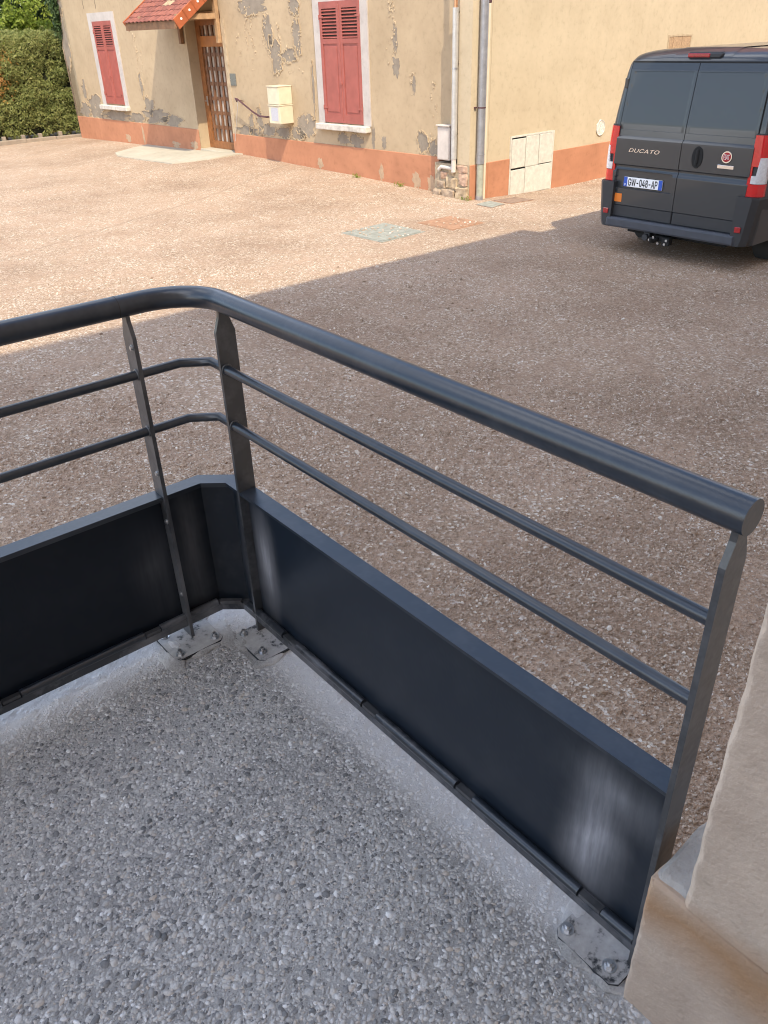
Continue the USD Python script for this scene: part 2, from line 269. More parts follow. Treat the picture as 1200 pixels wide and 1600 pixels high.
plaster("plinth_wear", (0.42, 0.30, 0.20), (0.34, 0.24, 0.16), 12.0, 0.003)
plaster("frame_paint", (0.46, 0.42, 0.39), (0.39, 0.355, 0.33), 3.0, 0.001)
plaster("sill_stone", (0.56, 0.52, 0.46), (0.38, 0.35, 0.31), 6.0, 0.002)
plaster("near_wall", (0.48, 0.385, 0.305), (0.385, 0.30, 0.235), 5.5, 0.0035, stain=(1.29, 0.10, (0.32, 0.175, 0.08), 0.8))
plaster("ledge_concrete", (0.42, 0.39, 0.355), (0.29, 0.27, 0.245), 14.0, 0.005)
plaster("slab_concrete", (0.41, 0.375, 0.305), (0.34, 0.31, 0.25), 1.5, 0.002)
plaster("kerb_concrete", (0.27, 0.22, 0.17), (0.21, 0.17, 0.135), 4.0, 0.004)
plain("rubble_stone", (0.38, 0.29, 0.19), 0.9, 0, 0.35, 9.0, 0.01, 25.0)
plain("rubble_stone_dark", (0.33, 0.25, 0.18), 0.9, 0, 0.35, 9.0, 0.01, 25.0)
plain("rubble_stone_pink", (0.42, 0.28, 0.20), 0.9, 0, 0.3, 9.0, 0.01, 25.0)
plain("rubble_mortar", (0.33, 0.265, 0.185), 0.95, 0, 0.25, 20.0, 0.006, 60.0)
plain("shutter_red", (0.295, 0.080, 0.062), 0.55, 0, 0.12, 7.0, 0.001, 40.0)
plain("shutter_iron", (0.31, 0.09, 0.07), 0.5, 0, 0.2, 30.0)
plain("door_wood", (0.23, 0.09, 0.03), 0.45, 0, 0.3, 8.0, 0.001, 60.0)
plain("door_bar_wood", (0.15, 0.065, 0.028), 0.5, 0, 0.35, 10.0)
plain("door_panel_orange", (0.36, 0.135, 0.03), 0.45, 0, 0.15, 6.0)
plain("canopy_timber", (0.33, 0.205, 0.11), 0.65, 0, 0.3, 9.0, 0.002, 40.0)
plain("canopy_timber_dark", (0.20, 0.105, 0.05), 0.7, 0, 0.3, 9.0, 0.002, 40.0)
plain("canopy_board", (0.42, 0.33, 0.22), 0.75, 0, 0.25, 12.0)
plain("tile_clay", (0.23, 0.078, 0.055), 0.75, 0, 0.28, 12.0, 0.003, 60.0)
plain("tile_clay_dark", (0.185, 0.062, 0.046), 0.75, 0, 0.3, 12.0, 0.003, 60.0)
plain("tile_lichen", (0.36, 0.26, 0.165), 0.85, 0, 0.35, 26.0, 0.003, 60.0)
plain("tile_verge", (0.32, 0.085, 0.030), 0.6, 0, 0.18, 12.0)
plain("white_enamel", (0.82, 0.81, 0.78), 0.4, 0, 0.05)
plain("mailbox_cream", (0.56, 0.50, 0.37), 0.5, 0, 0.08, 8.0)
plain("paper_notice", (0.42, 0.42, 0.46), 0.8, 0, 0.1, 40.0)
plain("plaque_slate", (0.13, 0.135, 0.12), 0.5, 0, 0.2, 30.0)
plain("iron_dark", (0.10, 0.045, 0.05), 0.5, 0.3, 0.2, 30.0)
plain("cabinet_grey", (0.50, 0.45, 0.41), 0.6, 0, 0.12, 6.0)
plain("conduit_zinc", (0.50, 0.49, 0.47), 0.4, 0.55, 0.12, 10.0)
plain("copper", (0.66, 0.34, 0.18), 0.35, 0.9, 0.15, 20.0)
plain("gutter_zinc", (0.30, 0.30, 0.315), 0.42, 0.55, 0.15, 10.0)
plain("cast_iron_green", (0.30, 0.305, 0.245), 0.65, 0, 0.2, 12.0)
plain("pvc_cream", (0.62, 0.54, 0.41), 0.5, 0, 0.05)
plain("meter_cream", (0.53, 0.505, 0.44), 0.55, 0, 0.14, 14.0)
plain("dark_gap", (0.03, 0.028, 0.025), 0.9, 0, 0.2)
plain("disc_white", (0.56, 0.53, 0.47), 0.7, 0, 0.35, 30.0, 0.004, 60.0)
plain("vent_wood", (0.36, 0.24, 0.14), 0.8, 0, 0.3, 30.0)
plain("cover_grey", (0.245, 0.25, 0.215), 0.8, 0, 0.25, 12.0, 0.002, 80.0)
plain("cover_rust", (0.31, 0.175, 0.105), 0.85, 0, 0.25, 12.0, 0.002, 80.0)
plain("cover_small", (0.24, 0.165, 0.12), 0.85, 0, 0.3, 12.0, 0.002, 80.0)
plain("roof_tiles_far", (0.33, 0.14, 0.09), 0.8, 0, 0.3, 6.0)
# van
plain("van_paint", (0.026, 0.029, 0.0325), 0.36, 0.2, 0.04, 2.0, coat_weight=0.6, coat_roughness=0.05)
plain("van_plastic", (0.022, 0.023, 0.026), 0.55, 0, 0.1, 20.0, 0.0006, 300.0)
plain("van_step", (0.040, 0.045, 0.058), 0.5, 0, 0.15, 10.0)
plain("van_under", (0.010, 0.010, 0.010), 0.9, 0, 0.1)
plain("lamp_red", (0.50, 0.010, 0.012), 0.12, 0, 0.08, 30.0, coat_weight=1.0)
plain("lamp_red_dark", (0.26, 0.010, 0.014), 0.15, 0, 0.25, 60.0, coat_weight=1.0)
plain("lamp_clear", (0.62, 0.63, 0.66), 0.12, 0.3, 0.15, 50.0, coat_weight=1.0)
plain("chrome", (0.78, 0.78, 0.78), 0.18, 1.0, 0.03)
plain("badge_red", (0.30, 0.012, 0.02), 0.3, 0, 0.05)
plain("plate_white", (0.80, 0.81, 0.83), 0.45, 0, 0.03)
plain("plate_blue", (0.02, 0.08, 0.42), 0.45, 0, 0.05)
plain("plate_ink", (0.012, 0.012, 0.014), 0.5, 0, 0.05)
plain("sticker_orange", (0.70, 0.19, 0.02), 0.5, 0, 0.08)
plain("tyre_rubber", (0.020, 0.020, 0.020), 0.85, 0, 0.2, 30.0)
plain("wheel_steel", (0.16, 0.16, 0.165), 0.5, 0.4, 0.1)
# foliage
def leafy(name, ramp, transl=0.35):
    look(name, {"g": ("geometry", {}), "tc": ("texture_coordinate", {}), "sx": ("separate_xyz", {}), "n": ("noise_texture", {"scale": 1.3, "detail": 4.0}), "ad": ("math", {"math_type": "multiply_add", "value2": 0.55}), "sb": ("math", {"math_type": "multiply", "value2": 0.62}), "r": ("rgb_ramp", {"ramp": ramp}), "p": ("principled_bsdf", {"roughness": 0.5, "specular_ior_level": 0.35}), "t": ("translucent_bsdf", {}), "m": ("mix_closure", {"fac": transl})},
         [("g.position", "n.vector"), ("tc.UV", "sx.vector"), ("sx.x", "ad.value1"), ("n.fac", "sb.value1"), ("sb.value", "ad.value3"), ("ad.value", "r.fac"), ("r.color", "p.base_color"), ("r.color", "t.color"), ("p.BSDF", "m.closure1"), ("t.BSDF", "m.closure2")], "m.closure")
leafy("hedge_leaf", [(0.1, (0.10, 0.13, 0.035)), (0.45, (0.18, 0.205, 0.06)), (0.7, (0.25, 0.26, 0.085)), (0.95, (0.34, 0.32, 0.12))])
leafy("brown_leaf", [(0.1, (0.22, 0.10, 0.03)), (0.6, (0.36, 0.20, 0.05)), (0.95, (0.28, 0.22, 0.06))])
leafy("bright_leaf", [(0.1, (0.10, 0.16, 0.02)), (0.5, (0.18, 0.24, 0.03)), (0.95, (0.30, 0.33, 0.06))], 0.45)
leafy("ivy_leaf", [(0.1, (0.025, 0.05, 0.018)), (0.6, (0.055, 0.09, 0.03)), (0.95, (0.12, 0.17, 0.06))], 0.3)
leafy("tree_leaf", [(0.1, (0.05, 0.085, 0.025)), (0.6, (0.11, 0.155, 0.045)), (0.95, (0.19, 0.23, 0.07))], 0.4)
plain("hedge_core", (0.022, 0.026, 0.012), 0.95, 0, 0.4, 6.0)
plain("bark", (0.13, 0.095, 0.065), 0.95, 0, 0.3, 8.0, 0.01, 30.0)

# ------------------------------------------------------------------ ground
HC = np.array([10.129, 10.036, 0.0])             # the corner of the house opposite
def to_house(x, y):
    dx, dy = x - HC[0], y - HC[1]
    return dx * bx[0] + dy * bx[1], dx * by[0] + dy * by[1]      # (into the house, along its front)
def sstep(t): t = np.clip(t, 0, 1); return t * t * (3 - 2 * t)
def ground_z(x, y, micro=True):
    b, a = to_house(x, y)
    zl = np.interp(a, [-.5, 0, 2.87, 4.7, 7, 9, 11.4, 15.4, 18], [0, 0, .1, .14, .2, .13, .09, .03, 0])
    left = zl * sstep((b + 3.2) / 3.2)
    right = -0.045 * np.clip(b, 0, 4) * sstep((a + 3) / 3)
    z = np.where(b <= 0, left, np.where(a < 0.05, right, left))
    if micro:
        p = np.stack([x, y, 0 * x], -1)
        z = z + (0.016 * (meshkit.fbm(p * 0.9, 3, 3) - .5) + 0.006 * (meshkit.fbm(p * 5, 2, 9) - .5)) * np.clip(np.minimum(60 - np.abs(x), 60 - np.abs(y)) / 30, 0, 1)
    return z
gx = np.concatenate([[-400, -120, -50, -25], np.arange(-14, 30.1, 0.16), [36, 50, 90, 200, 400]])
gy = np.concatenate([[-400, -120, -50, -25], np.arange(-12, 34.1, 0.16), [40, 55, 90, 200, 400]])
X, Y = np.meshgrid(gx, gy); Zg = ground_z(X, Y)
nx, ny = len(gx), len(gy); idx = np.arange(nx * ny).reshape(ny, nx)
gf = np.concatenate([np.stack([idx[:-1, :-1], idx[:-1, 1:], idx[1:, 1:]], -1).reshape(-1, 3), np.stack([idx[:-1, :-1], idx[1:, 1:], idx[1:, :-1]], -1).reshape(-1, 3)])
solo("gravel_courtyard", (np.stack([X, Y, Zg], -1).reshape(-1, 3), gf), "gravel_ground", kind="structure", smooth=180)

tones = []
def scatter_solids(base_v, base_f, pos, scale, rots):
    """Copies of a small solid as one mesh: pos (n,3), scale (n,3), rots (n,3,3)."""
    n, k = len(pos), len(base_v)
    V = np.einsum("nij,nkj->nki", rots, base_v[None] * scale[:, None, :]) + pos[:, None, :]
    Fc = base_f[None] + (np.arange(n) * k)[:, None, None]
    tones.append(np.repeat(rng.uniform(0, 1, n), k))
    return V.reshape(-1, 3), Fc.reshape(-1, 3)
def rand_rot(n, r, tilt=PI):
    q = r.normal(size=(n, 4)); q /= np.linalg.norm(q, axis=1)[:, None]; w, x, y, z = q.T
    return np.stack([np.stack([1 - 2 * (y * y + z * z), 2 * (x * y - z * w), 2 * (x * z + y * w)], -1), np.stack([2 * (x * y + z * w), 1 - 2 * (x * x + z * z), 2 * (y * z - x * w)], -1), np.stack([2 * (x * z - y * w), 2 * (y * z + x * w), 1 - 2 * (x * x + y * y)], -1)], -2)
def z_rot(n, r):
    t = r.uniform(0, 2 * PI, n); c, s, o, i = np.cos(t), np.sin(t), 0 * t, 0 * t + 1
    return np.stack([np.stack([c, -s, o], -1), np.stack([s, c, o], -1), np.stack([o, o, i], -1)], -2)
# loose stones lying on the gravel, as far as single stones can be told apart
ico = trimesh.creation.icosphere(subdivisions=1, radius=1.0)
octa = trimesh.creation.icosphere(subdivisions=0, radius=1.0)
stone_v, stone_f = [], []; off = 0
for lo, hi, dens, mean, base in ((1.9, 4.2, 4200, 0.0046, octa), (4.2, 6.5, 3000, 0.0049, octa), (6.5, 10.5, 700, 0.0058, octa)):
    n = int(dens * 13.0 * hi)
    px, py = rng.uniform(0.0, hi, n), rng.uniform(-1.0, hi, n)
    d = np.hypot(px, py); keep = (d > lo) & (d < hi) & ~((px < 1.05) & (py < 1.95)) & ~((px > .7) & (py < .4))
    clump = meshkit.fbm(np.stack([px * 1.5, py * 1.5, 0 * px], -1), 3, 5)
    keep &= clump + rng.uniform(-.22, .22, n) > 0.47
    u, v, zz = project(np.stack([px, py, 0 * px], -1)); keep &= (u > -250) & (u < 1500) & (v < 1700)
    px, py = px[keep], py[keep]; n = len(px)
    s = np.clip(mean * np.exp(rng.normal(-.15, 0.45, n)), .0025, .020)
    pos = np.stack([px, py, ground_z(px, py) + s * 0.30], -1)
    for variant in range(4):
        r = np.random.default_rng(variant + 11); bv = base.vertices * r.uniform(0.65, 1.3, (len(base.vertices), 1))
        sel = np.arange(n) % 4 == variant
        V, Fc = scatter_solids(bv, base.faces, pos[sel], s[sel, None] * rng.uniform(0.7, 1.25, (sel.sum(), 3)) * [1, 1, .7], rand_rot(sel.sum(), rng))
        stone_v.append(V); stone_f.append(Fc + off); off += len(V)
solo("loose_gravel", (np.vstack(stone_v), np.vstack(stone_f)), "gravel_stone", "loose pinkish gravel stones strewn over the courtyard beyond the railing", "gravel", "stuff", tone=np.concatenate(tones))
tones.clear()

# ------------------------------------------------------------------ the terrace the camera stands on
TZ = 1.0
terr = thing("terrace", None, None, kind="structure")
def edge_near(x, y): return np.maximum((x - .765) / .085, (y - 1.69) / .085)
def terrace_z(x, y):
    p = np.stack([x, y, 0 * x], -1); e = np.clip(edge_near(x, y) + 1.2 * (meshkit.fbm(p * 11, 3, 8) - .5), 0, 1)
    h = 0.0035 * (meshkit.fbm(p * 3, 3, 1) - .5) + e * (0.012 * (meshkit.fbm(p * 22, 4, 2) - .45) + 0.006 * (meshkit.fbm(p * 90, 3, 6) - .5)) + (1 - e) * .0028 * (meshkit.fbm(p * 120, 2, 4) - .5)
    for cx, cy, r in ((0.676, 1.766, .09), (0.853, 1.606, .09), (0.857, 0.432, .09)):
        d = np.maximum(abs(x - cx), abs(y - cy)); h = np.where(d < r + .02, np.minimum(h, h * np.clip((d - r + .01) / .03, 0, 1)), h)
    return TZ - .001 + h
part(terr, "terrace_slab", box(-5, 0.955, -2.75, 1.875, 0.004, TZ - .012, 0.004), "terrace_mortar")
tx, ty = np.arange(-1.35, 0.9501, 0.006), np.arange(-0.6, 1.8701, 0.006)
TXg, TYg = np.meshgrid(tx, ty); TZg = terrace_z(TXg, TYg); ti = np.arange(TXg.size).reshape(TXg.shape)
tf = np.concatenate([np.stack([ti[:-1, :-1], ti[:-1, 1:], ti[1:, 1:]], -1).reshape(-1, 3), np.stack([ti[:-1, :-1], ti[1:, 1:], ti[1:, :-1]], -1).reshape(-1, 3)])
part(terr, "mortar_surface", (np.stack([TXg, TYg, TZg], -1).reshape(-1, 3), tf), "terrace_mortar", smooth=180)
part(terr, "mortar_surface", cat(box(-5, -1.35, -2.75, 1.87, TZ - .0125, TZ - .001), box(-1.35, .955, -2.75, -.6, TZ - .0125, TZ - .001)), "terrace_mortar")
dome_ring = lambda k, z, r, o: [[r * math.cos(o + 2 * PI * i / k), r * math.sin(o + 2 * PI * i / k), z] for i in range(k)]
pv = np.array([[0, 0, 1.0]] + dome_ring(6, .70, .62, 0) + dome_ring(6, -0.1, 1.0, .4))
pf = [[0, 1 + i, 1 + (i + 1) % 6] for i in range(6)]
for i in range(6):
    a, b = 1 + i, 1 + (i + 1) % 6; pf += [[a, a + 6, b], [b, a + 6, b + 6]]
pf = np.array(pf)
plates = [(0.675, 1.765, .09), (0.85, 1.605, .09), (0.855, 0.43, .085)]
pb_v, pb_f = [], []; off = 0
n = 175000
px, py = rng.uniform(-1.25, 0.95, n), rng.uniform(-0.45, 1.865, n)
s = np.clip(np.exp(rng.normal(math.log(0.0030), 0.40, n)), .0015, .0085)
edge = edge_near(px, py) + 0.7 * (meshkit.fbm(np.stack([px * 9, py * 9, 0 * px], -1), 4, 2) - .5)
keep = rng.uniform(0, 1, n) > np.clip(edge * .8, 0, 0.62)
for cx, cy, r in plates: keep &= np.maximum(abs(px - cx), abs(py - cy)) > r
u, v, zz = project(np.stack([px, py, 0 * px + 1], -1)); keep &= (u > -300) & (u < 1300) & (v < 1900) & (px < .95) & (py < 1.86)
px, py, s = px[keep], py[keep], s[keep]; n = len(px)
sink = np.clip(edge[keep], 0, 1) * .5
pos = np.stack([px, py, terrace_z(px, py) + .0006 + s * (rng.uniform(-.32, .10, n) - sink * .6)], -1)
for variant in range(4):
    r = np.random.default_rng(variant + 31); bv = pv.copy(); bv[:, :2] *= 1 + 0.30 * (r.uniform(size=(len(pv), 1)) - .5)
    sel = np.arange(n) % 4 == variant; k = sel.sum()
    V, Fc = scatter_solids(bv, pf, pos[sel], s[sel, None] * np.stack([rng.uniform(1.0, 1.45, k), rng.uniform(.7, 1.0, k), rng.uniform(.35, .6, k)], -1), z_rot(k, rng))
    pb_v.append(V); pb_f.append(Fc + off); off += len(V)
part(terr, "pebbles", (np.vstack(pb_v), np.vstack(pb_f)), "pebble_stone", smooth=True, kind="stuff", tone=np.concatenate(tones))

for i, (x, y, rx, ry, rz) in enumerate(((.602, 1.715, .035, .045, .010), (.742, 1.838, .04, .03, .012), (.69, 1.692, .05, .018, .009), (.765, 1.70, .03, .05, .009), (.80, 1.535, .045, .020, .010), (.782, 1.64, .020, .04, .011), (.90, 1.54, .035, .025, .011), (.79, .455, .022, .045, .010), (.86, .500, .05, .022, .012), (.80, .385, .024, .030, .008), (.70, 1.838, .05, .02, .012), (.63, 1.765, .03, .05, .0115))):
    m = trimesh.creation.icosphere(subdivisions=4); v = m.vertices * [rx, ry, rz]                 # cement smeared over the plates' edges
    v[:, :2] *= 1 + .9 * (meshkit.fbm(v * 30 + 5 * i, 3, i)[:, None] - .5); v[:, 2] += .006 * (meshkit.fbm(v * 60 + 3 * i, 3, 3) - .5); m.vertices = v + [x, y, TZ]
    part(terr, "mortar_smear", m, "terrace_mortar", smooth=60)

# ------------------------------------------------------------------ the railing
rail = thing("terrace_railing", "anthracite steel terrace railing with tube handrail and solid lower panels", "railing", (0, 0, TZ))
XI, YI = 0.842, 1.757                            # inner faces of the posts
XB, YB = 0.857, 1.772
hz = 0.975
hp = [(-2.2, 1.785, hz), *arc((0, 1.785, hz), (0.868, 1.785, hz), (0.868, 0, hz), 0.135, 10), (0.868, 0.358, hz)]
part(rail, "handrail", tube(hp, 0.0253, 28), "rail_paint", smooth=35)
part(rail, "joint_ring", cyl((0.668, 1.785, hz), (0.6695, 1.785, hz), 0.0257, 28), "dark_gap", smooth=35)
def post_shape():
    w = 0.051
    return Polygon([(0, .002), (w, .002), (w, .905), (.0385, .94), (.0365, .958), (.0145, .958), (.0125, .94), (0, .905)])
pz = extr(post_shape(), 0.010)
def bevelled(m): return m
posts = {}
posts["right"] = placed(pz, ([1, 0, 0], [0, 0, 1], [0, 1, 0]), (XI, 0.365, 0))
posts["mid"] = placed(pz, ([1, 0, 0], [0, 0, 1], [0, 1, 0]), (XI, 1.650, 0))
posts["left"] = placed(pz, ([0, 1, 0], [0, 0, 1], [1, 0, 0]), (0.682, YI, 0))
posts["far"] = placed(pz, ([0, 1, 0], [0, 0, 1], [1, 0, 0]), (-2.19, YI, 0))
for k in posts.values(): k.fix_normals()
pr = {k: part(rail, "post", m, "post_sheen_paint") for k, m in posts.items()}
for z in (0.880, 0.545, 0.40, 0.16):             # screw heads on the left post
    part(pr["left"], "screw_head", cat(cyl((0.6825, YI + .012, z), (0.677, YI + .012, z), 0.0055, 10), cyl((0.6825, YI + .012, z), (0.680, YI + .012, z), 0.0075, 10)), "zinc", smooth=40)
for z in (.812, .664):
    A = [(-2.19, YB, z), (0.682, YB, z)]; B = [(0.692, YB, z), (0.795, YB, z), (XB, 1.725, z), (XB, 1.660, z)]; Cc = [(XB, 1.650, z), (XB, 0.375, z)]
    for q in (A, B, Cc): part(rail, "bar", tube(q, 0.0112, 16), "rail_paint", smooth=35)
    wl = []
    for q in ((0.6815, YB, z), (XB, 1.6495, z)):
        w = trimesh.creation.torus(0.0118, 0.0032, 14, 8)
        if q[0] < .7: w.apply_transform(trimesh.transformations.rotation_matrix(PI / 2, [0, 1, 0]))
        else: w.apply_transform(trimesh.transformations.rotation_matrix(PI / 2, [1, 0, 0]))
        w.apply_translation(q); wl.append(w)
    for w in wl: part(rail, "weld_bead", w, "post_sheen_paint", smooth=50)
# flat caps over the sheets
def band(line, w): return LineString(line).buffer(w / 2, cap_style="flat", join_style="mitre")
capL = [(-2.19, 1.788), (0.6815, 1.788)]; capC = [(0.6925, 1.788), (0.800, 1.788), (0.866, 1.730), (0.866, 1.6605)]; capR = [(0.866, 1.6495), (0.866, 0.3755)]
for q in (capL, capC, capR): part(rail, "cap_bar", extr(band(q, 0.047), 0.008, 0.469), "rail_paint")
for q, mt in ((capL, "panel_left_shaded_paint"), (capC, "panel_corner_paint"), (capR, "panel_right_paint")):
    sh = extr(band([(x + .002, y + .002) for x, y in q], 0.003), 0.398, 0.0705)
    part(rail, "panel_sheet", sh, mt)
lip = {}
for q in (capL, capC, capR):                     # small angle under the cap that holds the sheet
    ins = [(x - .006 if x > .85 else x, y - .006 if y > 1.78 else y) for x, y in q]
    part(rail, "retaining_lip", extr(band(ins, 0.008), 0.013, 0.4555), "rail_paint")
    low = [(x - .010 if x > .85 else x, y - .010 if y > 1.78 else y) for x, y in q]
    part(rail, "bottom_rail", extr(band(low, 0.026), 0.022, 0.048), "post_foot_paint")
bead_segs = [[(0.8505, 1.6495), (0.8505, 1.515)], [(0.8505, 1.450), (0.8505, 1.165)], [(0.8505, 1.108), (0.8505, 0.835)], [(0.8505, 0.782), (0.8505, 0.500)], [(0.8505, 0.445), (0.8505, 0.3755)],
             [(0.6925, 1.774), (0.786, 1.774)], [(0.8505, 1.700), (0.8505, 1.6605)], [(0.6815, 1.774), (0.605, 1.774)], [(0.555, 1.774), (0.215, 1.774)], [(0.165, 1.774), (-0.30, 1.774)], [(-0.36, 1.774), (-2.19, 1.774)]]
for a, b in bead_segs: part(rail, "glazing_bead", tube([(*a, .0765), (*b, .0765)], 0.0112, 12), "post_foot_paint" if min(a[1], b[1]) > .6 and a[0] > .6 else "rail_paint", smooth=35)
for a, b in (((0.8505, 1.512), (0.8505, 1.453)), ((0.8505, 1.162), (0.8505, 1.111)), ((0.8505, .832), (0.8505, .785)), ((0.8505, .497), (0.8505, .448)), ((.602, 1.774), (.558, 1.774)), ((.212, 1.774), (.168, 1.774)), ((.795, 1.770), (.842, 1.730))):
    part(rail, "clip", extr(band([a, b], 0.014), 0.010, 0.0705), "post_sheen_paint")
def plate_mesh(x0, x1, y0, y1):
    p = shapely.box(x0, y0, x1, y1).buffer(-0.012).buffer(0.012, quad_segs=1)
    return extr(p, 0.009, 0.0015)
def bolt(x, y, z=0.0105):
    hexa = extr(Polygon([(0.0092 * math.cos(i * PI / 3 + x * 9), 0.0092 * math.sin(i * PI / 3 + x * 9)) for i in range(6)]), 0.008, z + .0018)
    hexa.apply_translation([x, y, 0])
    return cat(hexa, cyl((x, y, z), (x, y, z + .0018), 0.0135, 20), cyl((x, y, z), (x, y, z + .0165), 0.0052, 12))
for (x0, x1, y0, y1), bl in (((.600, .752, 1.690, 1.843), [(.738, 1.82), (.733, 1.713), (.622, 1.712), (.624, 1.812)]), ((.777, .930, 1.530, 1.683), [(.803, 1.667), (.802, 1.565), (.905, 1.665), (.905, 1.565)]),
                              ((.785, .930, .362, .503), [(.809, .489), (.812, .393), (.905, .489), (.905, .393)]), ((-2.28, -2.13, 1.69, 1.843), [(-2.25, 1.72), (-2.16, 1.72), (-2.25, 1.81), (-2.16, 1.81)])):
    pp = part(rail, "base_plate", plate_mesh(x0, x1, y0, y1), "dusty_plate")
    for q in bl: part(pp, "bolt", bolt(*q), "zinc", smooth=30)

# ------------------------------------------------------------------ the building behind the terrace (it shades the yard)
nb = thing("rendered_building", "tan rendered wall of the near building with stained base beside the railing end", "building")
def rough_box(x0, x1, y0, y1, z0, z1, step, amp, seed, chip=0.0045):
    """A rendered block with a lumpy face and knocked-off edges."""
    b = box(x0, x1, y0, y1, z0, z1).subdivide_to_size(step, max_iter=14); p = b.vertices.copy()
    q = np.stack([meshkit.fbm(p * 14 + k, 3, seed + k) for k in range(3)], -1) - .5
    d = np.stack([p[:, 0] - x0, y1 - p[:, 1], z1 - p[:, 2]], -1); inward = np.array([[1, 0, 0], [0, -1, 0], [0, 0, -1]], float)
    for i, j in ((0, 1), (0, 2), (1, 2)):
        r = .006 + chip * np.clip((meshkit.fbm(p * 26, 4, seed + 5 + i) - .42) * 3, 0, 1) + chip * 1.5 * np.clip((meshkit.fbm(p * 7, 2, seed + 9 + j) - .62) * 5, 0, 1)
        near = np.clip(1 - (d[:, i] + d[:, j]) / r, 0, 1) * r * .5
        p = p + near[:, None] * (inward[i] + inward[j])
    b.vertices = p + q * amp; return b
part(nb, "plinth", rough_box(0.792, 0.99, -.45, 0.350, 0.90, 1.343, 0.012, 0.005, 4), "near_wall", smooth=60)
part(nb, "plinth", box(0.797, 1.5, -1.2, 0.343, 0.004, 1.338), "near_wall")
part(nb, "ledge", rough_box(0.802, 1.2, .26, .347, 1.330, 1.352, 0.008, 0.008, 14, .006), "ledge_concrete", smooth=50)
part(nb, "wall", rough_box(0.790, 0.99, -.45, 0.290, 1.345, 2.35, 0.012, 0.004, 9), "near_wall", smooth=60)
part(nb, "wall", cat(box(0.797, 1.5, -1.2, 0.283, 1.345, 2.352), box(0.793, 1.5, -1.2, 0.287, 2.353, 3.4)), "near_wall")
part(nb, "wall", box(0.797, 7.3, -9.0, 0.283, 3.38, 9.5), "near_wall")
part(nb, "wall", box(1.46, 7.3, -9.0, 0.283, 0.004, 3.38), "near_wall")
part(nb, "wall", box(-14, 0.797, -10.5, -2.75, 0.004, 13.4), "near_wall")
part(nb, "wall", box(0.797, 1.47, -9.0, -1.19, 0.004, 3.38), "near_wall")
part(nb, "wall", box(7.303, 30, -9.0, 0.280, 0.004, 9.1), "near_wall")
EDGE_Y, EDGE_Y2, EDGE_X = 7.84, 7.56, 9.02
def roof(x0, x1, y_eave, z_eave, back, rise):
    p = Polygon([(y_eave, z_eave), (y_eave, z_eave + .18), (y_eave - back / 2, z_eave + .18 + rise), (y_eave - back, z_eave + .18), (y_eave - back, z_eave)])
    m = extr(p, x1 - x0); return placed(m, ([0, 1, 0], [0, 0, 1], [1, 0, 0]), (x0, 0, 0))
part(nb, "roof", roof(0.3, EDGE_X - SHX * 9.6, EDGE_Y - SHY * 9.6, 9.42, 10.4, 2.2), "roof_tiles_far")
part(nb, "roof", roof(EDGE_X - SHX * 9.6 + .003, 30.5, EDGE_Y2 - SHY * 9.2, 9.02, 10, 2.0), "roof_tiles_far")
part(nb, "roof", roof(-14.5, 1.2, -2.35, (EDGE_Y + 2.35) / SHY - .18, 8.5, 1.6), "roof_tiles_far")

# ------------------------------------------------------------------ the house opposite (local: x into the house, y along its front, z up)
HL = dict(loc=HC, rz=BROT)
FX = 0.11                                        # its front stands back 9 cm behind the corner pier
house = thing("old_house", "ochre plastered old house with peeling walls, terracotta base and red shutters", "house", **HL)
DX = (7.33, 8.84, 2.95)                          # door opening along y, and its top
def front_slab(z0, z1, x0, x1, y0, y1): return box(x0, x1, y0, y1, z0, z1)
PZ = 0.605
def wall_piece(y0, y1, z0, z1): return box(FX, FX + .45, y0, y1, z0, z1)
part(house, "front_wall", cat(wall_piece(0.275, DX[0], PZ, 6.2), wall_piece(DX[1], 15.72, PZ, 6.2), wall_piece(DX[0], DX[1], DX[2], 6.2)), "front_dimmed_plaster")
part(house, "plinth", cat(box(FX - .022, FX + .44, 0.80, DX[0], -.3, PZ, .006), box(FX - .022, FX + .44, DX[1], 15.73, -.3, PZ, .006)), "plinth_paint")
part(house, "side_wall", box(0.45, 19.8, 0.0, .45, 0.54, 6.2), "house_plaster")
part(house, "side_wall", box(0, 0.447, 0.002, .275, 0.54, 6.2), "house_plaster", label="corner pier")
part(house, "side_plinth", box(0.445, 1.0, -.018, .44, -.5, 0.54, .006), "plinth_paint")
part(house, "side_plinth", box(2.18, 19.81, -.018, .44, -.5, 0.54, .006), "plinth_paint")
part(house, "side_plinth", box(1.0, 2.18, 0.03, .44, -.5, 0.54), "plinth_paint")
part(house, "side_plinth", box(0.012, 0.443, -.016, .27, -.3, 0.54, .006), "plinth_paint")
part(house, "rear_wall", cat(box(FX, 19.8, 15.27, 15.72, -.3, 6.2), box(19.35, 19.8, .45, 15.27, -.3, 6.2)), "house_plaster")
rp = Polygon([(-.5, 6.1), (-.5, 6.28), (9.9, 9.9), (20.3, 6.28), (20.3, 6.1)])
part(house, "roof", placed(extr(rp, 16.9), ([1, 0, 0], [0, 0, 1], [0, -1, 0]), (0, 16.2, 0)), "roof_tiles_far")
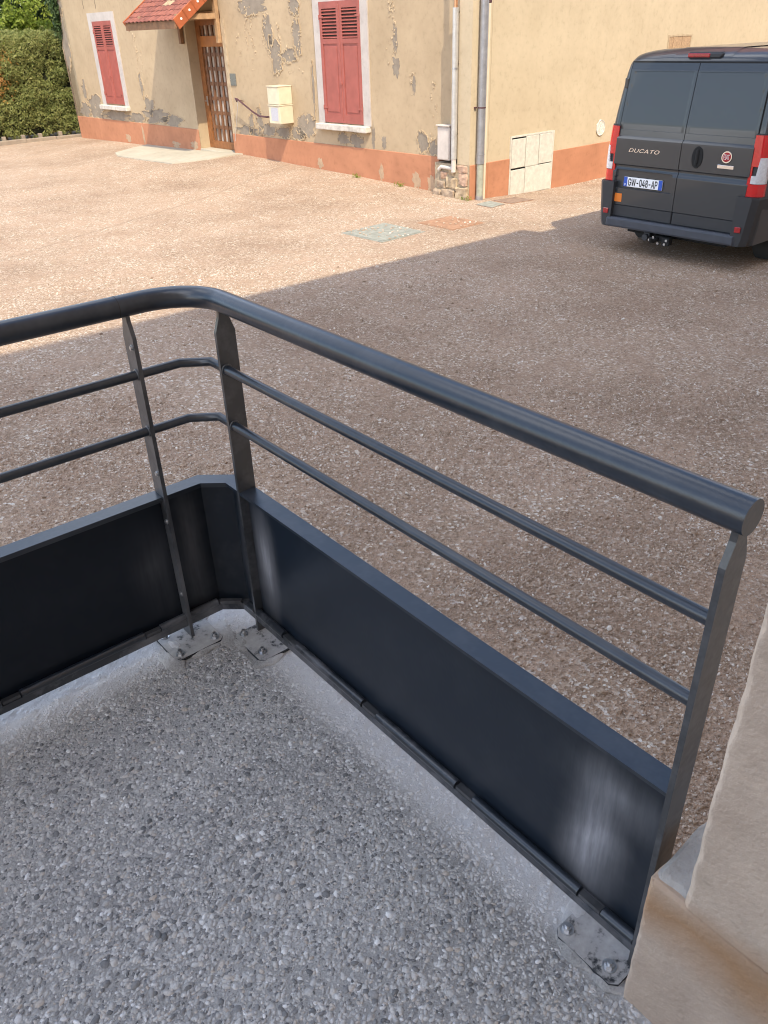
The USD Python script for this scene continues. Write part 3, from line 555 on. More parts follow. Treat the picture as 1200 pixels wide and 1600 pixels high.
# exposed rubble at the foot of the corner pier
rub = [((0.00, .28), (-.02, .20)), ((0.29, .60), (-.03, .14)), ((0.02, .24), (.21, .40)), ((0.26, .52), (.15, .33)), ((0.53, .76), (.12, .26)), ((0.03, .30), (.41, .535)), ((0.32, .48), (.34, .47)), ((0.61, .80), (-.03, .11)), ((0.50, .66), (.275, .42))]
part(house, "rubble_base", box(-.002, FX + .4, 0.004, 0.80, -.3, 0.535), "rubble_mortar")
for i, ((y0, y1), (z0, z1)) in enumerate(rub):
    fx = 0.0 - .03 * (1 - z0) - (0.03 if z0 < .1 else 0)
    b = box(fx, FX + .2, y0 + .006, y1 - .006, z0 + .006, z1 - .006, 0.014).subdivide_to_size(.05)
    q = np.stack([meshkit.fbm(b.vertices * 9 + 7 * i + s, 3, s) for s in range(3)], -1) - .5; b.vertices = b.vertices + q * .07
    part(house, "stone", b, ("rubble_stone", "rubble_stone_dark", "rubble_stone_pink")[i % 3], smooth=45)
# bare patches where the plaster has come off, and crumbling flakes round them
def bare(y, z, w, h, seed, mt="grey_render", amp=.4, on=FX, name="bare_patch"):
    poly = ragged(w, h, seed, 64, amp); geoms = [g for g in getattr(poly, "geoms", [poly]) if g.area > 1e-4]
    m = cat(*[extr(g, 0.004) for g in geoms])
    part(house, name, placed(m, ([0, -1, 0], [0, 0, 1], [-1, 0, 0]), (on + .001, y, z)), mt)
    if mt == "grey_render" and w * h > .05:          # the broken edge of the plaster stands up round the patch
        rim = poly.buffer(.016).difference(poly.buffer(-.002)).difference(ragged(w * 1.02, h * 1.05, seed + 300, 64, .9))
        gs = [g for g in getattr(rim, "geoms", [rim]) if g.geom_type == "Polygon" and g.area > 2e-4]
        if gs: part(house, "broken_plaster_edge", placed(cat(*[extr(g, .013) for g in gs]), ([0, -1, 0], [0, 0, 1], [-1, 0, 0]), (on + .0005, y, z)), "front_dimmed_plaster", kind="stuff")
bp = [(6.05, 3.0, .85, .42, 1), (5.62, 2.52, .30, .60, 2), (5.42, 2.12, .36, .62, 3), (4.98, 2.13, .40, .24, 4), (4.66, 2.46, .26, .62, 5), (4.70, 2.95, .30, .35, 6), (4.55, .90, .62, .46, 7), (4.90, .74, .50, .24, 8), (6.2, .92, .20, .50, 9), (6.55, .83, .16, .36, 10), (6.72, .70, .9, .16, 11),
      (5.9, .74, .5, .22, 12), (5.35, .73, .5, .2, 13), (1.88, 2.35, .10, .42, 14), (1.86, 1.95, .18, .26, 15), (1.42, 1.7, .09, .25, 16), (1.22, .80, .24, .34, 17), (.96, .73, .28, .24, 18), (2.22, .74, .14, .22, 19), (2.52, .78, .10, .46, 20), (3.0, .70, .4, .2, 36),
      (11.15, 1.02, .45, .42, 21), (10.9, .80, 1.2, .34, 22), (11.42, 1.5, .16, .5, 23), (10.1, .74, .9, .24, 24), (14.4, .86, 1.0, .5, 25), (15.1, .8, .6, .4, 26), (13.2, .72, 1.5, .22, 27), (12.0, .72, .9, .22, 28), (4.25, 1.55, .08, .9, 35), (3.42, .73, .4, .22, 41), (14.9, 1.3, .25, .5, 42)]
for y, z, w, h, sd in bp: bare(y, z, w, h, sd)
bare(15.58, 2.5, .42, 1.5, 50); bare(15.5, 3.4, .4, .9, 51)
for y, z, w, h, sd in ((1.35, .17, .2, .26, 60), (2.3, .22, .12, .3, 61), (4.15, .24, .18, .2, 62), (.95, .14, .22, .28, 63), (11.7, .32, .10, .42, 64), (9.1, .25, .3, .2, 65), (12.6, .2, .3, .2, 66), (10.0, .2, .35, .14, 67)): bare(y, z, w, h, sd, "plinth_wear", .45, FX - .022)
flk = []
fr = np.random.default_rng(5)
strings = [(6.35, 3.1, 1.3), (6.2, 3.0, .9), (5.75, 2.9, .8), (5.28, 2.7, .9), (4.62, 2.9, 1.1), (5.0, 2.3, .5), (1.9, 3.3, 1.35), (1.98, 2.9, .7), (1.45, 1.9, .4), (.95, 1.75, .55), (.98, .95, .3), (11.4, 2.6, 1.2), (11.2, 2.3, .8), (6.75, 2.6, .5), (4.55, 1.1, .3), (14.4, .95, .25), (10.7, .85, .2)]
for y, z, L in strings:
    for k in range(int(L * 30)):
        t = fr.uniform(); s = fr.uniform(.006, .019) * (1.3 - t * .5)
        b = trimesh.creation.icosphere(subdivisions=0, radius=1.0); b.vertices = b.vertices * fr.uniform(.6, 1.3, (12, 1)) * [s * .7, s * fr.uniform(.7, 1.4), s * fr.uniform(.8, 1.9)]
        b.apply_translation([FX - .002, y + fr.normal(0, .035) - .10 * t * math.sin(9 * t + y), z - L * t]); flk.append(b)
for y, z, w, h, sd in bp[:9]:
    for k in range(30):
        t = fr.uniform(0, 2 * PI); s = fr.uniform(.006, .016); b = trimesh.creation.icosphere(subdivisions=0, radius=1.0); b.vertices = b.vertices * fr.uniform(.6, 1.3, (12, 1)) * [s * .6, s * 1.3, s * 1.2]
        b.apply_translation([FX - .002, y + w / 2 * math.cos(t) * fr.uniform(.85, 1.15), z + h / 2 * math.sin(t) * fr.uniform(.85, 1.15)]); flk.append(b)
part(house, "plaster_flakes", cat(*flk), "peeling_plaster", kind="stuff")
for y, z0, z1 in ((13.95, 3.2, 5.0), (13.22, 3.18, 5.0)): part(house, "crack", box(FX - .004, FX + .01, y - .006, y + .006, z0, z1), "dark_gap")
# windows: painted surround, stone sill, a pair of louvred shutters with two panels each
def window(y0, y1, z0, z1, fy0, fy1, ftop, sill):
    ft = 0.024
    part(house, "window_frame", cat(box(FX - ft, FX + .02, fy0, y0, sill[2], ftop), box(FX - ft, FX + .02, y1, fy1, sill[2], ftop), box(FX - ft, FX + .02, y0, y1, z1, ftop)), "frame_paint")
    m = box(FX - .125, FX + .05, sill[0], sill[1], sill[2] - .105, sill[2], .012).subdivide_to_size(.08)
    m.vertices = m.vertices + (meshkit.fbm(m.vertices * 8, 3, 3)[:, None] - .5) * [.012, .008, .012]
    part(house, "window_sill", m, "sill_stone", smooth=40)
    part(house, "louvre_shade", box(FX - .004, FX - .0015, y0 + .003, y1 - .003, z0 + .003, z1 - .003), "dark_gap")  # dark sheet on the wall, painting the shade behind the louvres
    H, Wd = z1 - z0, (y1 - y0) / 2 - .004
    for k in (0, 1):
        a = y0 + .002 + k * (Wd + .004); b = a + Wd
        st, x0, x1 = .075, FX - .030, FX - .0045
        zl0, zl1 = z0 + .705 * H, z0 + .945 * H               # louvres
        pz0, pz1 = z0 + .075 * H, z0 + .665 * H               # solid panel
        fr_ = cat(box(x0, x1, a, a + st, z0, z1, .003), box(x0, x1, b - st, b, z0, z1, .003), box(x0 + .001, x1, a + st, b - st, z1 - .055 * H, z1 - .001), box(x0 + .001, x1, a + st, b - st, pz1, zl0), box(x0 + .001, x1, a + st, b - st, z0 + .001, pz0))
        sh = part(house, "shutter", fr_, "shutter_red")
        part(sh, "panel", cat(box(x0 + .014, x1, a + st, b - st, pz0, pz1), box(x0 + .006, x1 - .004, a + st + .03, b - st - .03, pz0 + .04, pz1 - .04, .004)), "shutter_red")
        ns = 9; pitch = (zl1 - zl0) / ns
        for i in range(ns):
            zc = zl0 + (i + .5) * pitch
            s = box(-.021, .021, a + st, b - st, -.0045, .0045); s.apply_transform(trimesh.transformations.rotation_matrix(-math.radians(42), [0, 1, 0])); s.apply_translation([x0 + .014, 0, zc])
            part(sh, "slat", s, "shutter_red")
        for zz in (z0 + .13 * H, z0 + .88 * H):
            yo = a if k == 0 else b
            part(sh, "hinge", cat(box(x0 - .006, x0 + .001, yo - .012 if k == 0 else yo - .12, yo + .12 if k == 0 else yo + .012, zz - .014, zz + .014, .002), cyl((x0 - .004, yo, zz - .04), (x0 - .004, yo, zz + .04), .008, 8)), "shutter_iron")
    part(house, "shutter_bar", cat(cyl((FX - .032, (y0 + y1) / 2, z0 + .06), (FX - .032, (y0 + y1) / 2, z1 - .05), .006, 8), box(FX - .05, FX - .02, (y0 + y1) / 2 - .02, (y0 + y1) / 2 + .02, z0 + .33 * H, z0 + .35 * H)), "shutter_iron")
window(2.755, 3.905, 1.005, 2.965, 2.555, 4.09, 3.16, (2.58, 4.10, .985))
window(12.47, 13.575, 1.005, 2.905, 12.27, 13.80, 3.095, (12.24, 13.86, .97))
# door: frame, bars over panes, transom
dx = FX + .25
door = part(house, "door", cat(box(dx, dx + .06, 8.66, DX[1], .2, 2.79), box(dx, dx + .06, DX[0], 7.50, .2, 2.79), box(dx, dx + .055, 7.50, 8.66, 2.70, 2.79), box(dx + .002, dx + .055, 7.50, 8.66, .2, .36), box(dx, dx + .05, DX[0], DX[1], 2.791, 2.95)), "door_wood")
part(door, "rail_panel", box(dx - .004, dx + .05, 7.50, 8.66, 2.29, 2.50, .004), "door_panel_orange")
look("door_glass", {"t": ("texture_coordinate", {}), "n": ("noise_texture", {"scale": 3.0, "detail": 3.0}), "r": ("rgb_ramp", {"ramp": [(.35, (.22, .18, .15)), (.65, (.50, .44, .38))]}), "p": ("principled_bsdf", {"roughness": .12})}, [("t.object", "n.vector"), ("n.fac", "r.fac"), ("r.color", "p.base_color")])  # light reflected in the panes is painted into the glass colour
part(door, "pane", box(dx + .045, dx + .05, 7.50, 8.66, .36, 2.70), "door_glass")
for i in range(6):
    y = 7.50 + (i + .5) * 1.16 / 6 - .033
    part(door, "bar", box(dx + .008, dx + .042, y, y + .066, .36, 2.288, .004), "door_bar_wood")
    part(door, "bar", box(dx + .008, dx + .042, y, y + .066, 2.502, 2.70, .004), "door_bar_wood")
for z in (.62, .92, 1.22, 1.52, 1.82, 2.1): part(door, "cross_bar", box(dx + .020, dx + .040, 7.50, 8.66, z, z + .075), "door_bar_wood")
part(door, "handle", cat(cyl((dx - .05, 8.60, 1.2), (dx - .05, 8.72, 1.2), .011, 10), cyl((dx, 8.70, 1.2), (dx - .05, 8.70, 1.2), .009, 10), box(dx - .008, dx, 8.675, 8.725, 1.1, 1.3, .002)), "zinc")
for yy_ in (DX[1] - .001, DX[0] + .001): part(house, "door_reveal", box(FX + .004, dx, yy_ - .003, yy_ + .003, .19, DX[2]), "front_dimmed_plaster")
part(house, "doorstep", box(FX - .03, dx + .05, DX[0], DX[1], -.2, .195, .01), "slab_concrete")
part(house, "dark_interior", box(dx + .06, dx + .5, DX[0] - .3, DX[1] + .3, .0, 2.9), "dark_gap")  # dark block standing for the unlit room behind the door
for ya_, yb_ in ((DX[0] - .13, DX[0]), (DX[1], DX[1] + .03)): part(house, "door_surround", box(FX - .012, FX + .01, ya_, yb_, .19, 2.8), "peeling_plaster")

# tiled canopy over the door
can = thing("door_canopy", "small tiled canopy on timber brackets above the house door", "canopy", **HL)
cy0, cy1 = 7.30, 9.56; exf, ezf, exw, ezw = FX - 1.08, 2.78, FX, 3.52      # eave and wall edge of the roof plane
sl = np.array([exw - exf, 0, ezw - ezf]); slen = np.linalg.norm(sl); sd = sl / slen; nrm = np.array([-sd[2], 0, sd[0]])
def slope_box(u0, u1, y0, y1, n0, n1, bev=0.0):
    return placed(box(u0, u1, y0, y1, n0, n1, bev), (sd, [0, 1, 0], nrm), (exf, 0, ezf))
part(can, "roof_boarding", slope_box(.02, slen, cy0 + .04, cy1 - .04, -.025, -.003), "canopy_board")
part(can, "fascia", box(exf - .002, exf + .03, cy0 + .02, cy1 - .02, ezf - .135, ezf + .005, .003), "canopy_timber_dark")
rows, cols = 8, 12; rl = slen / rows; cw = (cy1 - cy0 - .08) / cols; tr = np.random.default_rng(4)
for i in range(rows):
    for j in range(cols):
        y = cy0 + .04 + j * cw
        ring = [(-.001, 0), (.35 * cw, .020), (.65 * cw, .020), (cw * .999, 0)]
        poly = Polygon([(p, q + .003) for p, q in ring] + [(p, q - .009) for p, q in ring[::-1]])
        t = extr(poly, rl * 1.28); tilt = math.radians(5.0) + tr.uniform(-.012, .012)
        ax = sd * math.cos(tilt) - nrm * math.sin(tilt); an = nrm * math.cos(tilt) + sd * math.sin(tilt)
        o = np.array([exf, 0, ezf]) + sd * (i * rl - .03) + nrm * (.034 + tr.uniform(-.002, .003)) + np.array([0, y + tr.uniform(-.003, .003), 0])
        t = placed(t, ([0, 1, 0], an, ax), o); t.fix_normals()
        k = tr.uniform(); lich = (i in (5, 6) and 5 < j < 10 and k < .6) or (i in (4, 3) and j in (3, 4, 5) and k < .5) or k < .03
        part(can, "tile", t, "tile_lichen" if lich else ("tile_clay" if k < .6 else "tile_clay_dark"))
for yv, sgn in ((cy0, 1), (cy1, -1)):
    for i in range(5):                            # verge tiles with their nails
        u0 = i * slen / 5
        v = part(can, "verge_tile", slope_box(u0 - .02, u0 + slen / 5 + .01, yv - .012 if sgn > 0 else yv - .02, yv + .02 if sgn > 0 else yv + .012, -.165, .052 + .004 * (i % 2), .004), "tile_verge")
        c = np.array([exf, 0, ezf]) + sd * (u0 + slen / 10) - nrm * .045 + np.array([0, yv - sgn * .012, 0])
        part(v, "nail_cap", cyl(c, c - np.array([0, sgn * .010, 0]), .022, 12), "white_enamel", smooth=40)
for y in (7.385, 8.98):
    part(can, "bracket_post", box(FX - .10, FX - .014, y - .05, y + .05, 2.36, 3.30, .006), "canopy_timber" if y < 8 else "canopy_timber_dark")
    part(can, "beam", box(FX - 1.02, FX - .102, y - .045, y + .045, 2.80, 2.90, .005), "canopy_timber")
    part(can, "rafter", slope_box(.05, slen - .05, y - .04, y + .04, -.115, -.027, .004), "canopy_timber_dark")
part(can, "eave_beam", box(FX - 1.04, FX - .94, cy0 + .02, cy1 - .02, 2.715, 2.797, .004), "canopy_timber")
part(can, "wall_beam", box(FX - .095, FX - .014, 7.44, 8.925, 2.80, 2.93, .005), "canopy_timber")
part(can, "wall_plate", box(FX - .06, FX - .003, cy0 + .03, cy1 - .03, 3.36, 3.46, .005), "canopy_timber_dark")

# fittings on the front
mb = thing("parcel_box", "two cream letter boxes stacked on the house wall below a drip crack", "letter box", **HL)
for z0, z1 in ((.93, 1.262), (1.278, 1.60)):
    bb = part(mb, "box_body", box(FX - .33, FX - .002, 4.97, 5.36, z0, z1, .008), "mailbox_cream")
    part(bb, "door_flap", box(FX - .336, FX - .329, 4.985, 5.345, z0 + .012, z1 - .03, .002), "mailbox_cream")
    part(bb, "lid", box(FX - .345, FX - .003, 4.962, 5.368, z1 - .006, z1 + .012, .004), "mailbox_cream")
part(mb, "notice", box(FX - .338, FX - .3355, 5.03, 5.27, .985, 1.225), "paper_notice")
pq = thing("wall_plaque", "small dark square plaque on the wall right of the house door", "plaque", **HL)
part(pq, "plate", box(FX - .014, FX - .001, 6.97, 7.19, 1.56, 1.79, .003), "plaque_slate")
for y in (6.985, 7.175): part(pq, "screw", cyl((FX - .018, y, 1.675), (FX - .012, y, 1.675), .006, 8), "zinc")
hr = thing("wall_handrail", "short sloping dark iron handrail on the wall beside the letter boxes", "handrail", **HL)
part(hr, "rail", tube([(FX - .13, 6.83, 1.27), (FX - .13, 6.87, 1.32), (FX - .13, 6.80, 1.315), (FX - .13, 6.25, 1.09), (FX - .13, 6.02, 1.02), (FX - .13, 5.75, 1.015), (FX - .02, 5.72, 1.015)], .018, 10), "iron_dark", smooth=50)
part(hr, "stay", cyl((FX - .13, 6.78, 1.30), (FX - .10, 7.13, .47), .007, 8), "conduit_zinc")
part(hr, "stay", cyl((FX - .13, 6.78, 1.30), (FX + .0, 6.78, 1.27), .007, 8), "iron_dark")
cb = thing("grey_wall_cabinet", "grey utility cabinet low on the wall beside the corner pier", "cabinet", **HL)
part(cb, "cabinet_body", box(FX - .14, FX - .002, .43, .72, .585, 1.10, .008), "cabinet_grey")
part(cb, "door_leaf", box(FX - .148, FX - .1405, .445, .705, .60, 1.075, .003), "cabinet_grey")
part(cb, "rain_cap", box(FX - .17, FX - .003, .42, .73, 1.102, 1.122, .004), "cabinet_grey")
cd = thing("pipe_conduit", "pale metal conduit with copper pipe above it on the corner pier", "conduit", **HL)
part(cd, "sleeve", tube([(-.045, .315, .62), (-.045, .315, 2.76)], .047, 18), "conduit_zinc", smooth=40)
part(cd, "foot_sleeve", tube([(-.045, .315, .42), (-.045, .315, .64)], .040, 18), "cabinet_grey", smooth=40)
part(cd, "collar", tube([(-.045, .315, 1.93), (-.045, .315, 1.955)], .050, 18), "zinc", smooth=40)
part(cd, "copper_pipe", tube([(-.045, .315, 2.76), (-.045, .315, 6.0)], .026, 14), "copper", smooth=40)
part(cd, "branch_pipe", tube([(-.03, .36, .47), (-.03, .62, .48), (-.03, .68, .43)], .028, 10), "cabinet_grey", smooth=50)
for z in (1.0, 2.0, 2.7): part(cd, "clamp", box(-.01, .02, .29, .34, z - .015, z + .015), "zinc")

# fittings on the side wall
dp = thing("rain_downpipe", "grey zinc rain downpipe with greenish lower length at the house corner", "downpipe", **HL)
pxp, pyp = .165, -.09
part(dp, "pipe", tube([(pxp, pyp, .62), (pxp, pyp, 6.0)], .062, 22), "gutter_zinc", smooth=40)
part(dp, "lower_pipe", tube([(pxp, pyp, .03), (pxp, pyp, .60)], .056, 22), "cast_iron_green", smooth=40)
part(dp, "shoe", tube([(pxp, pyp, -.08), (pxp, pyp, .06)], .061, 22), "gutter_zinc", smooth=40)
part(dp, "collar", cat(tube([(pxp, pyp, .56), (pxp, pyp, .70)], .066, 22), tube([(pxp, pyp, .70), (pxp, pyp, .712)], .070, 22)), "gutter_zinc", smooth=40)
for z in (1.38, 3.2): part(dp, "bracket", cat(tube([(pxp, pyp, z), (pxp, pyp, z + .02)], .065, 22), box(pxp - .09, pxp - .05, -.03, .01, z, z + .02)), "iron_dark", smooth=40)
ct = thing("cable_trunking", "cream cable trunking running up the side wall beside the downpipe", "trunking", **HL)
part(ct, "trunking", box(.33, .375, -.032, -.002, -.06, 2.80, .004), "pvc_cream")
part(ct, "upper_trunking", box(.335, .385, -.034, -.002, 2.803, 6.0, .004), "iron_dark")
part(ct, "thin_cable", tube([(.30, -.022, -.05), (.30, -.022, .75)], .008, 8), "pvc_cream")
mc = thing("meter_cabinet", "weathered cream meter cabinet with five doors in the side wall", "cabinet", **HL)
part(mc, "frame", cat(box(1.00, 2.17, -.026, .03, .86, .885), box(1.00, 2.17, -.026, .03, -.12, -.085), box(.995, 1.02, -.027, .03, -.12, .885), box(2.145, 2.175, -.027, .03, -.12, .885)), "meter_cream")
part(mc, "back", box(1.02, 2.145, -.010, .03, -.085, .86), "dark_gap")
for x0, x1, z0, z1 in ((1.03, 1.385, .375, .835), (1.40, 1.75, .365, .855), (1.765, 2.137, .375, .855), (1.03, 1.40, -.075, .345), (1.415, 2.137, -.08, .36)):
    d = part(mc, "door", box(x0, x1, -.034, -.012, z0, z1, .005), "meter_cream")
    part(d, "lock", cyl((x0 + .035, -.037, (z0 + z1) / 2), (x0 + .035, -.033, (z0 + z1) / 2), .010, 10), "cabinet_grey")
cdv = thing("round_wall_patch", "round white broken plaster disc on the side wall left of the van", "wall disc", **HL)
t = ragged(.26, .26, 77, 34, .10)
part(cdv, "disc", placed(extr(t, .014), ([1, 0, 0], [0, 0, 1], [0, -1, 0]), (3.585, .001, .80)), "disc_white")
part(cdv, "rim", placed(trimesh.creation.torus(.128, .008, 30, 8), ([1, 0, 0], [0, 0, 1], [0, -1, 0]), (3.585, -.012, .80)), "disc_white", smooth=50)
vn = thing("wall_vent", "small brown wooden hatch in the side wall above the van roof", "hatch", **HL)
part(vn, "frame", cat(box(5.53, 6.38, -.012, .01, 2.22, 2.25), box(5.53, 6.38, -.012, .01, 1.62, 1.65), box(5.53, 5.56, -.013, .01, 1.65, 2.22), box(6.35, 6.38, -.013, .01, 1.65, 2.22)), "peeling_plaster")
for i in range(5):
    x0 = 5.56 + i * .158; part(vn, "board", box(x0 + .003, x0 + .155, -.004 - .003 * (i % 2), .008, 1.65, 2.22), "vent_wood")

# ------------------------------------------------------------------ things lying in the yard
def lay(poly_ab, lift, thick, mesh_step=.12):
    """A sheet following the ground; poly in house coordinates (along the front, into the house)."""
    P = Polygon([(HC[0] + b * bx[0] + a * by[0], HC[1] + b * bx[1] + a * by[1]) for a, b in poly_ab])
    x0, y0, x1, y1 = P.bounds
    m = extr(P, thick); m = m.subdivide_to_size(mesh_step * 2, max_iter=10) if thick else m
    m.vertices[:, 2] += ground_z(m.vertices[:, 0], m.vertices[:, 1], False) + lift
    return m
solo("door_slab", lay([(7.0, .09), (11.6, .09), (10.9, -1.15), (10.3, -1.38), (7.6, -1.38), (7.05, -.7)], -.025, .045), "slab_concrete", "pale concrete slab on the gravel before the house door", "slab")
def cover(name, corners, lift, mt, rim, label):
    c = np.array(corners); t = thing(name, label, "manhole cover", group="manhole covers in the yard")
    part(t, "frame", lay(corners, -.02, .024), rim)
    ins = [tuple(c.mean(0) + (q - c.mean(0)) * .92) for q in c]
    part(t, "lid", lay(ins, -.01, .020), mt)
    return t
cover("manhole_cover", [(-.31, -3.03), (-.27, -2.14), (-1.19, -2.17), (-1.21, -3.02)], 0, "cover_grey", "cover_grey", "large grey-green square manhole cover dusted with gravel near the shade edge")
cover("manhole_cover", [(-.65, -1.83), (-.68, -1.14), (-1.43, -1.17), (-1.45, -1.88)], 0, "cover_rust", "cover_rust", "rust-brown square manhole cover right of the large grey one")
cover("manhole_cover", [(-.30, .25), (-.28, .86), (-.72, .87), (-.74, .24)], 0, "cover_small", "cover_rust", "small reddish cover at the foot of the meter cabinet")
cover("manhole_cover", [(-.36, -.22), (-.30, .20), (-.70, .13), (-.76, -.26)], 0, "cover_grey", "cover_small", "smallest dull cover on the gravel at the foot of the downpipe")
grv = []
fr2 = np.random.default_rng(9)
for i in range(110):                              # a few stones kicked onto the covers
    a, b = (fr2.uniform(-1.2, -.28), fr2.uniform(-3.0, -2.15)) if i < 70 else (fr2.uniform(-1.4, -.7), fr2.uniform(-1.85, -1.2))
    x, y = HC[0] + b * bx[0] + a * by[0], HC[1] + b * bx[1] + a * by[1]; s = fr2.uniform(.006, .02)
    g = octa.copy(); g.vertices = g.vertices * fr2.uniform(.6, 1.3, (12, 1)) * [s, s, s * .6]; g.apply_translation([x, y, float(ground_z(np.array(x), np.array(y), False)) + .012 + s * .3]); grv.append(g)
gm_ = cat(*grv)
solo("cover_gravel", gm_, "gravel_stone", "loose pale stones lying on the manhole covers", "gravel", "stuff", tone=np.repeat(fr2.uniform(.4, 1, len(grv)), 12))
kt = thing("garden_kerb", "low concrete kerb with upright blocks in front of the hedge", "kerb", **HL)
for i, (b0, b1) in enumerate(((.35, -.55), (-.555, -1.45), (-1.455, -2.4), (-2.405, -3.3), (-3.305, -4.2), (-4.205, -5.1))):
    part(kt, "kerb_stone", box(b0, b1, 15.98 + .02 * (i % 2), 16.14, -.1, .10 + .01 * (i % 3), .012), "kerb_concrete")
for b in (-.35, -.95, -1.45, -2.0, -2.6): part(kt, "block", box(b - .05, b + .05, 16.15, 16.25, 0, .21, .008), "kerb_concrete")

# ------------------------------------------------------------------ the van (local: x forward, y to its left, z up)
VYAW = YAW - (-.68955)
V0 = np.array([5.36741 * math.sin(-.68955) + 8.97315 * math.cos(-.68955), 5.36741 * math.cos(-.68955) - 8.97315 * math.sin(-.68955), 0])
V0 = toscene(V0)
van = thing("panel_van", "dark grey panel van seen from behind, parked in the shade by the house", "van", (V0[0], V0[1], -0.03), -VYAW if False else (-.68955 - YAW) * -1)
CY = -.035
hz_, hw_ = [.33, .5, .8, 1.1, 1.4, 1.6, 1.8, 2.0, 2.1, 2.155, 2.195, 2.228, 2.25, 2.262], [.985, 1.01, 1.022, 1.022, 1.006, .99, .97, .945, .925, .90, .855, .76, .58, .0]
def hw(z): return np.interp(z, hz_, hw_)
def xr(z): return np.interp(z, [.3, 1.32, 1.5, 2.05, 2.13, 2.2, 2.262], [0, 0, .012, .085, .105, .15, .28])
zs = np.concatenate([np.linspace(.33, 2.1, 22), [2.135, 2.17, 2.195, 2.215, 2.232, 2.245, 2.255]])
prof = [(hw(z), z) for z in zs] + [(y, 2.262 - .000 * y) for y in (.35, .15)]
prof = np.array(prof + [(0, 2.264)] + [(-y, z) for y, z in prof[::-1]])
tang = np.gradient(prof, axis=0); tang /= np.linalg.norm(tang, axis=1)[:, None]; nout = np.stack([tang[:, 1], -tang[:, 0]], 1)
if nout[0, 0] < 0: nout = -nout
rings = []; Rc = .11
for ph in np.radians([5, 20, 40, 60, 80, 90]):
    q = prof - nout * Rc * (1 - math.sin(ph)); rings.append(np.stack([xr(q[:, 1]) + Rc * (1 - math.cos(ph)), q[:, 0] + CY, q[:, 1]], 1))
for x, top, wf in ((1.2, 2.264, 1), (2.6, 2.264, 1), (3.7, 2.25, 1), (4.0, 2.18, .99), (4.35, 1.9, .98), (4.75, 1.42, .96), (5.1, 1.22, .93), (5.3, 1.05, .88), (5.38, .85, .80)):
    q = prof.copy(); q[:, 1] = .33 + (q[:, 1] - .33) * (top - .33) / (2.264 - .33); q[:, 0] *= wf
    rings.append(np.stack([0 * q[:, 0] + x, q[:, 0] + CY, q[:, 1]], 1))
K = len(prof); Vv = np.vstack(rings); Fv = []
for i in range(len(rings) - 1):
    for k in range(K):
        a, b = i * K + k, i * K + (k + 1) % K; Fv += [[a, b, b + K], [a, b + K, a + K]]
def capf(base, flip):
    half = K // 2; out = []
    for k in range(half):
        a, b, c_, d = base + k, base + k + 1, base + K - 2 - k, base + K - 1 - k
        out += [[a, b, c_], [a, c_, d]]
    return [f[::-1] for f in out] if flip else out
Fv += capf(0, False) + capf((len(rings) - 1) * K, True)
body = trimesh.Trimesh(Vv, Fv, process=True); body.fix_normals()
part(van, "body", body, "van_paint", smooth=40)
def doorx(y, z, left):
    p = .010 + 0 * z
    p = np.where(z > 2.045, .006, p)
    inner = (np.abs(y - CY) > .035) & (np.abs(y - CY) < hw(z) - .16) & (z > 1.43) & (z < 2.035)
    p = np.where(inner, .004, p)
    p = np.where(z < 1.365, .010 + .026 * sstep((1.365 - z) / .030), p)
    p = np.where(z < 1.055, .036 - .024 * sstep((1.055 - z) / .016), p)
    p = np.where(z < 1.020, .012 + .022 * sstep((1.020 - z) / .055), p)
    if left: p = np.where((y > .030) & (y < .785) & (z < .995) & (z > .785), .006, p)
    return p
DZ, DW = [.59, 1.04, 1.5, 2.12], [.855, .868, .855, .836]
def door_mesh(left):
    zsn = np.unique(np.concatenate([np.linspace(.595, 2.118, 90), [1.365, 1.335, 1.055, 1.039, 1.020, .965, .995, .990, .785, .790, 2.045, 2.04, 1.43, 1.425, 2.035, 2.03]]))
    nu = 60; rowsv = []
    for z in zsn:
        yo = CY + np.interp(z, DZ, DW); yi = CY - .012 + .004
        yo2 = CY - np.interp(z, DZ, DW); yi2 = CY - .012 - .004
        ys = np.linspace(yi, yo, nu) if left else np.linspace(yi2, yo2, nu)
        rowsv.append(np.stack([xr(z) - doorx(ys, z + 0 * ys, left), ys, 0 * ys + z], -1))
    G = np.array(rowsv); nz = len(zsn); V = G.reshape(-1, 3); Vb = V.copy(); Vb[:, 0] = xr(Vb[:, 2]) + .01
    id_ = np.arange(nz * nu).reshape(nz, nu); f = np.concatenate([np.stack([id_[:-1, :-1], id_[:-1, 1:], id_[1:, 1:]], -1).reshape(-1, 3), np.stack([id_[:-1, :-1], id_[1:, 1:], id_[1:, :-1]], -1).reshape(-1, 3)])
    loop = np.concatenate([id_[0], id_[1:, -1], id_[-1, -2::-1], id_[-2:0:-1, 0]]); nxt = np.roll(loop, -1); o = len(V)
    side = np.concatenate([np.stack([loop, loop + o, nxt + o], -1), np.stack([loop, nxt + o, nxt], -1)])
    m = trimesh.Trimesh(np.vstack([V, Vb]), np.vstack([f, side]), process=False)
    if m.face_normals[0][0] > 0: m.invert()
    return m
sv, sf = [], []
for i, z in enumerate(np.linspace(.46, 2.135, 30)):
    w = np.interp(z, DZ, DW) + .013; sv += [(xr(z) - .0015, CY - w, z), (xr(z) - .0015, CY + w, z), (xr(z) + .02, CY - w, z), (xr(z) + .02, CY + w, z)]
    if i:
        a, b = (i - 1) * 4, i * 4; sf += [[a, a + 1, b + 1], [a, b + 1, b], [a + 1, a + 3, b + 3], [a + 1, b + 3, b + 1], [a, b, b + 2], [a, b + 2, a + 2]]
sf += [[b, b + 1, b + 3], [b, b + 3, b + 2]]
part(van, "door_seal", trimesh.Trimesh(sv, [f[::-1] for f in sf], process=False), "van_under")
